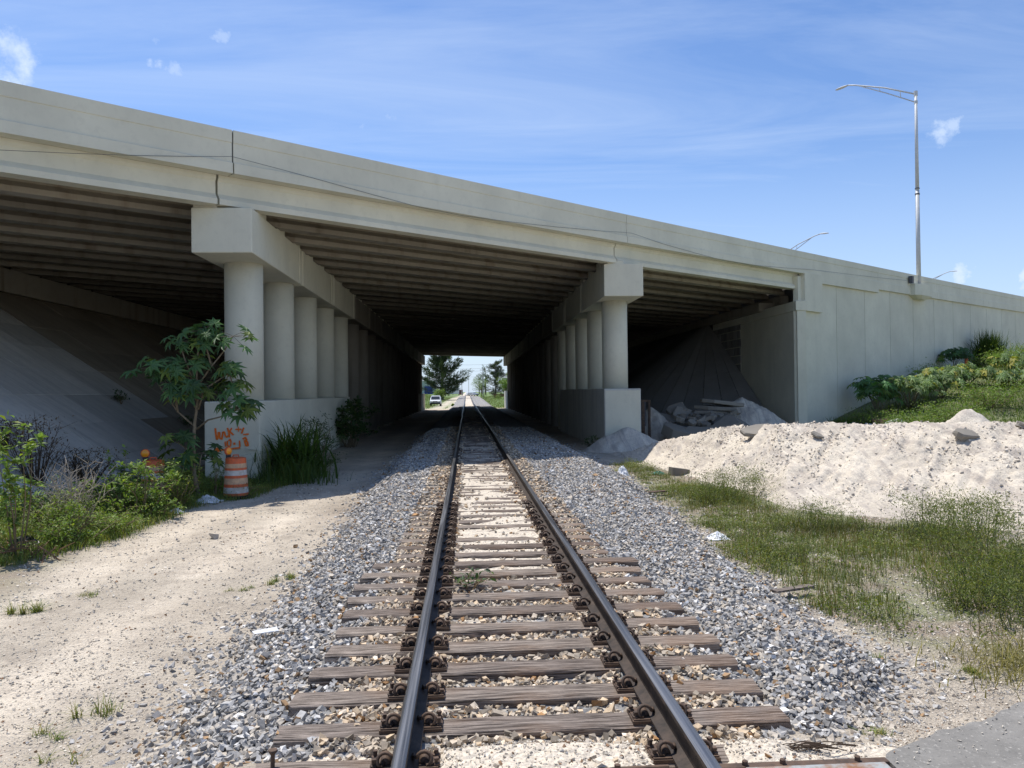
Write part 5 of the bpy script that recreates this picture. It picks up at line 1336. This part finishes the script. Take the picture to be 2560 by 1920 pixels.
# weeds standing out of the right verge
GV = 'weeds in the grass verge'
for x, y, h, w, n, lf, l in ((5.95, 16.9, .75, 1.5, 2200, .05, 'feathery bush standing out at the foot of the sand ridge'), (5.2, 16.2, .5, 1.1, 1200, .05, 'low bush left of the feathery one'), (7.6, 11.6, .8, 1.8, 2200, .05, 'tall feathery weed by the sand at the right'),
                             (7.0, 10.0, .7, 1.6, 2000, .05, 'weed clump at the right edge of the verge'), (5.6, 8.3, .45, 1.0, 1200, .05, 'leafy clump right of the bare trodden patch'), (5.9, 12.9, .5, 1.5, 1600, .045, 'weed clump in the middle of the verge'),
                             (6.3, 8.6, .7, 1.3, 1600, .05, 'dense weed at the right edge above the dry straw'), (5.7, 7.4, .5, 1.0, 1300, .045, 'low weed at the right edge nearest the straw'), (4.55, 10.6, .35, .9, 700, .04, 'small weed near the bare patch of the verge'), (8.3, 12.4, .7, 1.5, 1500, .05, 'weed bush against the sand at the far right')):
    bush('verge_weed', x, y, h * .95, w, int(n * 1.7), lf, l, 'weed', 'leaf', 'gstem', nst=34, group=GV, open_=.02, aspect=.26, up=1.1, spread=.85, sr=.45, fmin=.05, tints=lambda n: green_tints(n, .6, 1.3, .25) * np.array([.86, .72, .75]))
bush('weed', 3.25, 9.3, .36, .35, 160, .05, 'small lone green weed growing out of the ballast at right', 'weed', nst=7)
bush('weed', .0, 8.0, .2, .6, 70, .08, 'little dark green weed between the rails', 'weed', 'leafd', nst=6, zb=-.03)
# dry straw at the right edge
n = 900; P = np.stack([RNG.normal(4.95, .45, n), RNG.normal(6.3, .28, n), np.zeros(n)], -1); P[:, 2] = ground_z(P[:, 0], P[:, 1]) + .01
V, Q, T = blades(P, RNG.uniform(.10, .3, n), RNG.uniform(.006, .012, n), RNG.uniform(1.0, 2.2, n), np.ones((n, 3)) * np.array([2.2, 1.45, 1.6]) * RNG.uniform(.5, 1, n)[:, None], 3)
tag(fast_mesh('dry_straw', V, Q, MAT['grass'], None, T, kind='stuff'), 'mat of brown dry straw at the right edge above the gravel', 'straw')

# ------------------------------------------------------------------ traffic barrels
def barrel(x, y, zb, label, ang, lens=True):
    t = thing('traffic_barrel', label, 'traffic barrel', (x, y, zb), 'orange traffic barrels'); H = .92
    m = MB(); bands = [(0, .12, 0), (.12, .27, 1), (.27, .35, 0), (.35, .50, 2), (.50, .57, 0), (.57, .70, 1), (.70, .76, 0), (.76, .87, 2), (.87, 1.0, 0)]
    for a, b, mi in bands:
        r0, r1 = .285 - .055 * a, .285 - .055 * b; r0 += .004 if mi else 0; r1 += .004 if mi else 0
        m.lathe((x, y, zb), [(r0, a * H), (r0 - (r0 - r1) / 2, (a + b) / 2 * H), (r1, b * H)], 26, mi=mi, cap=False)
    m.lathe((x, y, zb), [(.23, H), (.17, H + .02), (.0, H + .022)], 26, cap=False); m.build('drum', [MAT['orange'], MAT['white_ref'], MAT['peach_ref']], t, smooth=True)
    m = MB(); m.lathe((x, y, zb), [(.33, -.02), (.33, .03), (.29, .05)], 26); m.build('base_ring', MAT['tyre'], t)
    m = MB(); m.tube([(x - .07, y, zb + H), (x - .06, y, zb + H + .07), (x + .06, y, zb + H + .07), (x + .07, y, zb + H)], .018, 6); m.build('handle', MAT['orange'], t)
    m = MB(); R = Rz(ang) @ Rx(math.pi / 2); c = Vector((x - .17, y - .02, zb + H + .17)); m.lathe(c, [(.085, -.035), (.10, -.02), (.10, .02), (.085, .035)], 18, axis=R); L = m.build('warning_light', MAT['orange'], t)
    m = MB(); m.lathe(c, [(.0, -.05), (.06, -.048), (.082, -.034)], 18, axis=R, cap=False); m.lathe(c, [(.082, .034), (.06, .048), (.0, .05)], 18, axis=R, cap=False); m.build('lens', MAT['amber'], L, smooth=True)
    m = MB(); m.box((x - .165, y - .02, zb + H + .035), (.10, .07, .10)); m.build('lamp_base', MAT['bumper'], t)
    return t
barrel(-5.45, 18.5, -.43, 'striped orange and white traffic barrel standing before the orange letters', 1.05)
barrel(-7.15, 18.0, -.42, 'traffic barrel with a round amber lamp half hidden by the bushes', .2)

# ------------------------------------------------------------------ litter
def crumple(name, x, y, w, h, mat, label, zb=None, cat='litter', stretch=1.0):
    zb = float(ground_z(x, y)) if zb is None else zb
    n = 14; V = []; F = []
    for i in range(n):
        for j in range(n):
            u, v = i / (n - 1) * 2 - 1, j / (n - 1) * 2 - 1; r = min(1, math.hypot(u, v))
            V.append((x + u * w / 2 * stretch + RNG.normal(0, .03 * w), y + v * w / 2 + RNG.normal(0, .03 * w), zb + h * (1 - r ** 2) * RNG.uniform(.45, 1.0) + .01))
    for i in range(n - 1):
        for j in range(n - 1): F.append((i * n + j, (i + 1) * n + j, (i + 1) * n + j + 1, i * n + j + 1))
    m = MB(); m.add(V, F); o = m.build(name, MAT[mat]); sd = o.modifiers.new('thickness', 'SOLIDIFY'); sd.thickness = .006; return tag(o, label, cat)
crumple('plastic_bag', 4.4, 21.6, .38, .34, 'plastic_w', 'white plastic bag upright at the end of the grass verge'); crumple('plastic_bag', 4.05, 12.3, .34, .12, 'plastic_w', 'white rag at the edge of the ballast halfway along the verge')
crumple('plastic_bag', 3.5, 16.8, .42, .13, 'plastic_k', 'crumpled black plastic bag lying on the ballast at right', zb=-.30); crumple('plastic_bag', -5.85, 17.7, .55, .16, 'plastic_w', 'white crumpled bag in the grass left of the striped barrel')
crumple('plastic_bag', -6.0, 16.2, .3, .1, 'plastic_w', 'small white scrap in the weeds by the rounded bush'); crumple('plastic_bag', -7.0, 12.6, .5, .22, 'plastic_k', 'dark plastic sheet tangled under the left-hand bushes')
crumple('plastic_bag', 21.6, 37.6, 1.3, .6, 'plastic_w', 'heap of white bags dumped at the wall corner', stretch=1.2); crumple('plastic_bag', 20.0, 37.2, .9, .6, 'plastic_w', 'white bag left of the dumped heap by the wall'); crumple('plastic_bag', 21.9, 36.9, 1.5, .5, 'plastic_k', 'dark sheet in the dumped heap by the wall')
crumple('plastic_bag', 20.0, 38.6, 1.2, .45, 'plastic_w', 'pale rubbish in the shaded grass near the wall')
m = MB(); m.box((21.2, 38.2, float(ground_z(21.2, 38.2)) + .25), (.7, .5, .5), Rz(.4), jit=.03); tag(m.build('cardboard_box', MAT['card']), 'brown cardboard box among the dumped bags by the wall', 'box')
crumple('plastic_bag', 5.5, 21.9, .35, .1, 'plastic_g', 'green plastic scrap on the sand near the concrete block')
m = MB(); m.box((6.0, 21.5, float(mound_z(np.array([6.0]), np.array([21.5]))[0]) + .05), (.55, .25, .3), Rz(.25) @ Ry(.15), jit=.02, tint=(.7, .7, .7)); tag(m.build('concrete_block', MAT['rubble']), 'grey concrete block by the green scrap at the verge end', 'block')
def plank(x, y, z, L, w, rz, label, mat='tie', tilt=0): 
    m = MB(); th = .006 if mat == 'plastic_w' else .03; m.box((x, y, z), (L, w, th), Rz(rz) @ Ry(tilt), jit=.008 if th > .01 else .003); return tag(m.build('wood_scrap', MAT[mat]), label, 'wood scrap')
plank(3.75, 8.7, -.33, .55, .09, .35, 'dark rotten board at the edge of the ballast at right'); plank(4.35, 17.5, -.36, .5, .16, .3, 'reddish dark debris at the ballast edge near the black bag', 'rust'); plank(-.35, 5.2, -.02, .16, .12, .6, 'grey metal shim lying against the rail near the bottom', 'galv', .3)
plank(-1.75, 6.75, -.05, .2, .10, .5, 'white paper card on the ballast left of the ties', 'plastic_w')
m = MB()
for k in range(16):
    a = RNG.uniform(-.5, .5); c = Vector((1.86 + RNG.normal(0, .06), 4.12 + RNG.normal(0, .02), .02)); m.tube([c - Vector((math.cos(a) * .12, math.sin(a) * .06, 0)), c + Vector((0, 0, .02)), c + Vector((math.cos(a) * .12, math.sin(a) * .06, 0))], .003, 4)
tag(m.build('twig_bundle', MAT['darkstem']), 'bundle of thin dark twigs above the steel plank', 'twigs')

# ------------------------------------------------------------------ beyond the overpass
def pine(x, y, h, w, n, label, crown_base=.08, group='trees beyond the overpass', name='pine_tree', nbr=26, mat='pine', tl=1.0, droop=.0):
    zb = float(ground_z(x, y)); root = thing(name, label, 'tree', (x, y, zb), group); m = MB()
    m.tube([(x, y, zb - .2), (x + .1, y, zb + h * .4), (x, y, zb + h * .97)], [.028 * h, .018 * h, .01], 8); P = []; D = []
    for k in range(nbr):
        f = crown_base + (1 - crown_base) * (k + RNG.random()) / nbr; a = RNG.uniform(0, 6.28); env = math.sin(min(1, f * 1.25 + .18) * math.pi * .9) ** .7 if f < .9 else .35
        L = w / 2 * max(.18, env) * RNG.uniform(.6, 1.2); rise = (.55 + .5 * f) * L * RNG.uniform(.3, 1.0) - droop * L
        b = np.array([x, y, zb + f * h * .9]); e = b + np.array([math.cos(a) * L, math.sin(a) * L, rise]); mid = (b + e) / 2 - np.array([0, 0, .08 * L])
        m.tube([b, mid, e], [.007 * h, .005 * h, .01], 5)
        q = n // nbr; t = RNG.random(q)[:, None] ** .7; pp = (1 - t) ** 2 * b + 2 * t * (1 - t) * mid + t ** 2 * e
        dv = (e - b) / np.linalg.norm(e - b); P.append(pp + RNG.normal(0, .05 * w * (.35 + .4 * (1 - t)), (q, 3))); D.append(dv * 1.2 + RNG.normal(0, .45, (q, 3)) + np.array([0, 0, .25]))
    P = np.concatenate(P); D = np.concatenate(D); V, F, T = leaf_mesh(P, D, RNG.uniform(.5, 1.1, len(P)) * .085 * w, .16, .2, 0, green_tints(len(P), .55, 1.5, .1) * tl)
    m.build('trunk', MAT['bark'], root); fast_mesh('crown', V, [F], MAT[mat], root, T); return root
def leafy_tree(x, y, h, w, n, label, leaf=.28, mat='leaf', group='trees beyond the overpass', tl=1.0):
    zb = float(ground_z(x, y)); root = thing('leafy_tree', label, 'tree', (x, y, zb), group); m = MB(); m.tube([(x, y, zb - .2), (x, y, zb + h * .5)], [.03 * h, .02 * h], 8); P = []
    for k in range(14):
        a = RNG.uniform(0, 6.28); r = w / 2 * math.sqrt(RNG.random()) * .8; c = np.array([x + math.cos(a) * r, y + math.sin(a) * r, zb + h * RNG.uniform(.4, .86)]); m.tube([(x, y, zb + h * .3), tuple(c)], [.012 * h, .01], 5)
        q = n // 14; v = RNG.normal(0, 1, (q, 3)); v /= np.linalg.norm(v, axis=1, keepdims=True); P.append(c + v * (w * .2) * RNG.uniform(.4, 1.05, (q, 1)))
    P = np.concatenate(P); D = RNG.normal(0, 1, P.shape); V, F, T = leaf_mesh(P, D, leaf * RNG.uniform(.6, 1.2, len(P)), .55, .3, .2, green_tints(len(P)) * tl)
    m.build('trunk', MAT['bark'], root); fast_mesh('crown', V, [F], MAT[mat], root, T); return root
def beyond():
    pine(-6.0, 190, 15, 12.5, 11000, 'big feathery tree left of the track beyond the overpass', nbr=75, tl=.8)
    pine(-13.2, 178, 7, 3.4, 900, 'small feathery tree behind the left pier beyond the overpass', nbr=22)
    pine(7.4, 195, 9.6, 8.0, 6000, 'feathery tree with drooping lower branches right of the track', nbr=55, droop=.3, tl=.8)
    leafy_tree(-6.6, 180, 2.6, 3.6, 1500, 'green bush at the foot of the big feathery tree'); leafy_tree(8.6, 168, 4.4, 5.2, 2200, 'bright leafy tree beside the right pier beyond the overpass'); leafy_tree(5.1, 260, 7.2, 6.5, 1500, 'rounded leafy tree behind the white pole')
    leafy_tree(11.0, 176, 6.5, 4.5, 1300, 'pale leafy tree at the far right of the opening')
    for k, (x, y, h, w, l) in enumerate(((-9.5, 340, 12, 10, 'left row of trees far down the track, nearest'), (-9.5, 420, 12, 10, 'left row of trees far down the track, middle'), (-9, 520, 13, 11, 'left row of trees far down the track, farthest'), (8.2, 330, 13, 9, 'right row of trees far down the track, nearest'), (9, 430, 13, 10, 'right row of trees far down the track, middle'), (9, 540, 14, 11, 'right row of trees far down the track, farthest'))):
        pine(x, y, h, w, 900, l, nbr=26, tl=np.array([1.1, 1.15, 1.5]), group='distant trees along the track')  # crowns tinted bluer, air haze put into the leaf colour
    for k, (x, y, w, h, l) in enumerate(((4.6, 205, 2.6, 1.3, 'low weeds beside the white pole'), (7.2, 172, 3.0, .9, 'low weeds before the brown fence'), (9.8, 160, 3.4, 1.3, 'weeds by the right pier beyond the overpass'), (-8.6, 165, 3.6, .9, 'weeds behind the parked white car'), (-2.2, 128, .7, .35, 'weed on the gravel beyond the overpass'))):
        leafy_tree(x, y, h, w, 500, l, .16, group='weeds beyond the overpass')
    # buildings
    t = thing('shed', 'pale green metal shed with a blue door behind the big feathery tree', 'shed', (-17, 262, 1.6)); zb = 1.4
    m = MB(); m.box((-19, 264, zb + 2.2), (17, 10, 4.6)); m.build('walls', MAT['bldg_g'], t)
    m = MB(); m.add([(-28, 258.6, zb + 4.4), (-10, 258.6, zb + 4.4), (-10, 264, zb + 5.4), (-28, 264, zb + 5.4), (-28, 269.4, zb + 4.4), (-10, 269.4, zb + 4.4)], [(0, 1, 2, 3), (3, 2, 5, 4)]); m.build('roof', MAT['roofgrey'], t)
    m = MB(); m.box((-12.7, 258.9, zb + 1.3), (2.7, .1, 2.6)); m.build('door', MAT['blue'], t)
    m = MB(); m.box((-15.6, 205, 2.3), (3.2, 2.4, 1.9)); 
    for k in range(8): m.box((-17.0 + k * .4, 203.75, 2.3), (.12, .08, 1.8))
    tag(m.build('storage_container', MAT['blue']), 'blue storage container by the left pier beyond the overpass', 'container')
    t = thing('house', 'small white building behind the big feathery tree', 'building', (-5.5, 300, 1.5))
    m = MB(); m.box((-5.4, 303, 2.9), (5, 6, 3.4)); m.build('walls', MAT['bldg_w'], t); m = MB(); m.box((-5.4, 303, 4.7), (5.6, 6.6, .22)); m.build('roof', MAT['roofgrey'], t); m = MB(); m.box((-5.3, 299.95, 2.9), (.9, .1, 1.2)); m.build('window', MAT['glass'], t)
    t = thing('warehouse', 'grey roofed building behind the trees on the right', 'building', (16, 250, 1.6))
    m = MB(); m.box((20, 255, 4), (16, 10, 5)); m.build('walls', MAT['bldg_w'], t); m = MB(); m.add([(11.5, 249.5, 6.4), (28.5, 249.5, 6.4), (28.5, 255, 8.0), (11.5, 255, 8.0), (11.5, 260.5, 6.4), (28.5, 260.5, 6.4)], [(0, 1, 2, 3), (3, 2, 5, 4), (0, 3, 4), (1, 5, 2)]); m.build('roof', MAT['roofgrey'], t)
    # fence
    t = thing('fence', 'low brown timber fence right of the track beyond the overpass', 'fence', (8, 184, 1.2)); zb = float(ground_z(8, 184))
    m = MB()
    for k in range(28): m.box((6.6 + k * .2, 184, zb + .45), (.17, .04, .9 + RNG.uniform(-.04, .04)))
    m.build('boards', MAT['fence'], t); m = MB(); m.box((9.3, 184.05, zb + .7), (5.6, .05, .09)); m.build('fence_rail', MAT['fence'], t)
    for x in (6.6, 9.4, 12.2): m = MB(); m.box((x, 184.1, zb + .5), (.12, .12, 1.1)); m.build('post', MAT['fence'], t)
    # poles and wires
    for x, y, h, l in ((4.75, 218, 8.6, 'pale concrete utility pole right of the track beyond the overpass'), (1.6, 520, 16, 'thin distant utility pole above the vanishing track'), (-1.9, 330, 7, 'distant utility pole by the red truck')):
        t = thing('utility_pole', l, 'utility pole', (x, y, float(ground_z(x, y)))); zb = float(ground_z(x, y)); m = MB(); m.tube([(x, y, zb - .3), (x, y, zb + h)], [.17, .11], 8); m.build('pole', MAT['timberpost'], t); m = MB(); m.box((x, y, zb + h - .7), (1.8, .1, .12)); m.build('crossarm', MAT['fence'], t)
    for k, (y, z, l) in enumerate(((215, 9.5, 'topmost power line seen through the opening'), (215, 8.4, 'second power line from the top seen through the opening'), (225, 8.0, 'third power line down seen through the opening'), (220, 6.2, 'lowest power line seen through the opening'))):
        m = MB(); m.tube([(x, y, z + .004 * x + .0008 * x * x) for x in np.linspace(-30, 30, 13)], .022, 5); tag(m.build('power_line', MAT['cable']), l, 'power line', 'power lines beyond the overpass')
def car(x, y, rz, paint, label, name='parked_car', tall=1.78):
    zb = float(ground_z(x, y)); t = thing(name, label, 'car', (x, y, zb)); R = Rz(rz); O = Vector((x, y, zb))
    def T(v): return R @ Vector(v) + O
    def shell(stations):   # (y, halfwidth bottom, halfwidth top, z0, z1)
        m = MB(); m.loft([[T((-a, yy, z0)), T((a, yy, z0)), T((a * 1.0, yy, (z0 + z1) / 2)), T((b, yy, z1)), T((-b, yy, z1)), T((-a, yy, (z0 + z1) / 2))] for yy, a, b, z0, z1 in stations], True); return m
    shell([(-2.35, .80, .74, .45, .85), (-2.2, .92, .86, .36, .98), (-1.1, .95, .90, .34, 1.10), (1.9, .95, .90, .34, 1.12), (2.3, .90, .84, .40, 1.05)]).build('body', paint, t, bevel=.03)
    c = shell([(-1.15, .88, .80, 1.08, 1.12), (-.55, .86, .72, 1.08, tall - .06), (.4, .86, .72, 1.08, tall), (1.7, .86, .70, 1.08, tall - .05), (2.1, .84, .76, 1.08, 1.14)]).build('cabin', paint, t, bevel=.02)
    m = MB(); m.add([T((-.78, -1.20, 1.16)), T((.78, -1.20, 1.16)), T((.68, -.66, tall - .10)), T((-.68, -.66, tall - .10))], [(0, 1, 2, 3)]); m.build('windscreen', MAT['glass'], c)
    for s in (-1, 1):
        m = MB(); m.add([T((s * .885, -.7, 1.14)), T((s * .885, 1.6, 1.14)), T((s * .775, 1.45, tall - .14)), T((s * .775, -.4, tall - .14))], [(0, 1, 2, 3) if s > 0 else (3, 2, 1, 0)]); m.build('side_window', MAT['glass'], c)
        m = MB(); m.box(T((s * .64, -2.33, .80)), (.34, .10, .15), R); m.build('headlight', MAT['lampglass'], t)
        m = MB(); m.box(T((s * 1.03, -.8, 1.18)), (.18, .12, .14), R); m.build('mirror', MAT['bumper'], t)
        for yy in (-1.5, 1.45):
            m = MB(); m.lathe(T((s * .84, yy, .35)), [(.2, -.12), (.35, -.10), (.35, .10), (.2, .12)], 18, axis=R @ Ry(math.pi / 2)); w = m.build('wheel', MAT['tyre'], t); m = MB(); m.lathe(T((s * .95, yy, .35)), [(.19, -.02), (.17, .03)], 14, axis=R @ Ry(math.pi / 2 * s)); m.build('rim', MAT['galv'], w)
    m = MB(); m.box(T((0, -2.36, .50)), (1.75, .16, .30), R); m.build('bumper', MAT['bumper'], t, bevel=.02); m = MB(); m.box(T((0, -2.36, .80)), (.80, .06, .15), R); m.build('grille', MAT['bumper'], t)
    return t
def vehicles():
    car(-5.3, 133, 0, MAT['carw'], 'white car facing the camera beside the track beyond the overpass')
    car(2.6, 300, .75, MAT['cars'], 'silver car at the far crossing right of the track', tall=1.5)
    car(1.0, 330, .2, MAT['carw'], 'pale car behind the silver one at the far crossing', tall=1.5)
    x, y = -2.75, 372; zb = float(ground_z(x, y)); t = thing('box_truck', 'dark red truck with a white top left of the far track', 'truck', (x, y, zb))
    m = MB(); m.box((x, y + 1.5, zb + 1.5), (2.1, 4.2, 2.2)); m.build('cargo_box', MAT['carr'], t); m = MB(); m.box((x, y + 1.5, zb + 2.72), (2.2, 4.3, .24)); m.build('roof', MAT['carw'], t)
    m = MB(); m.box((x, y - 1.3, zb + 1.2), (1.9, 1.4, 1.6), taper=.9); m.build('cab', MAT['carr'], t); m = MB(); m.box((x, y - 2.0, zb + 1.55), (1.6, .08, .6)); m.build('windscreen', MAT['glass'], t)
    for s in (-1, 1):
        for yy in (-1.2, 2.8): m = MB(); m.lathe((x + s * .9, y + yy, zb + .42), [(.2, -.12), (.42, -.1), (.42, .1), (.2, .12)], 14, axis=Ry(math.pi / 2)); m.build('wheel', MAT['tyre'], t)
beyond(); vehicles()
m = MB(); m.tube([(33.9, 50.2, float(ground_z(33.9, 50.2)) - .1), (33.9, 50.2, float(ground_z(33.9, 50.2)) + .95)], .10, 10)
m.lathe((33.9, 50.2, float(ground_z(33.9, 50.2)) + .95), [(.10, 0), (.08, .1), (0, .12)], 10)
tag(m.build('marker_post', MAT['orange']), 'orange marker post among the shrubs before the wall', 'post')
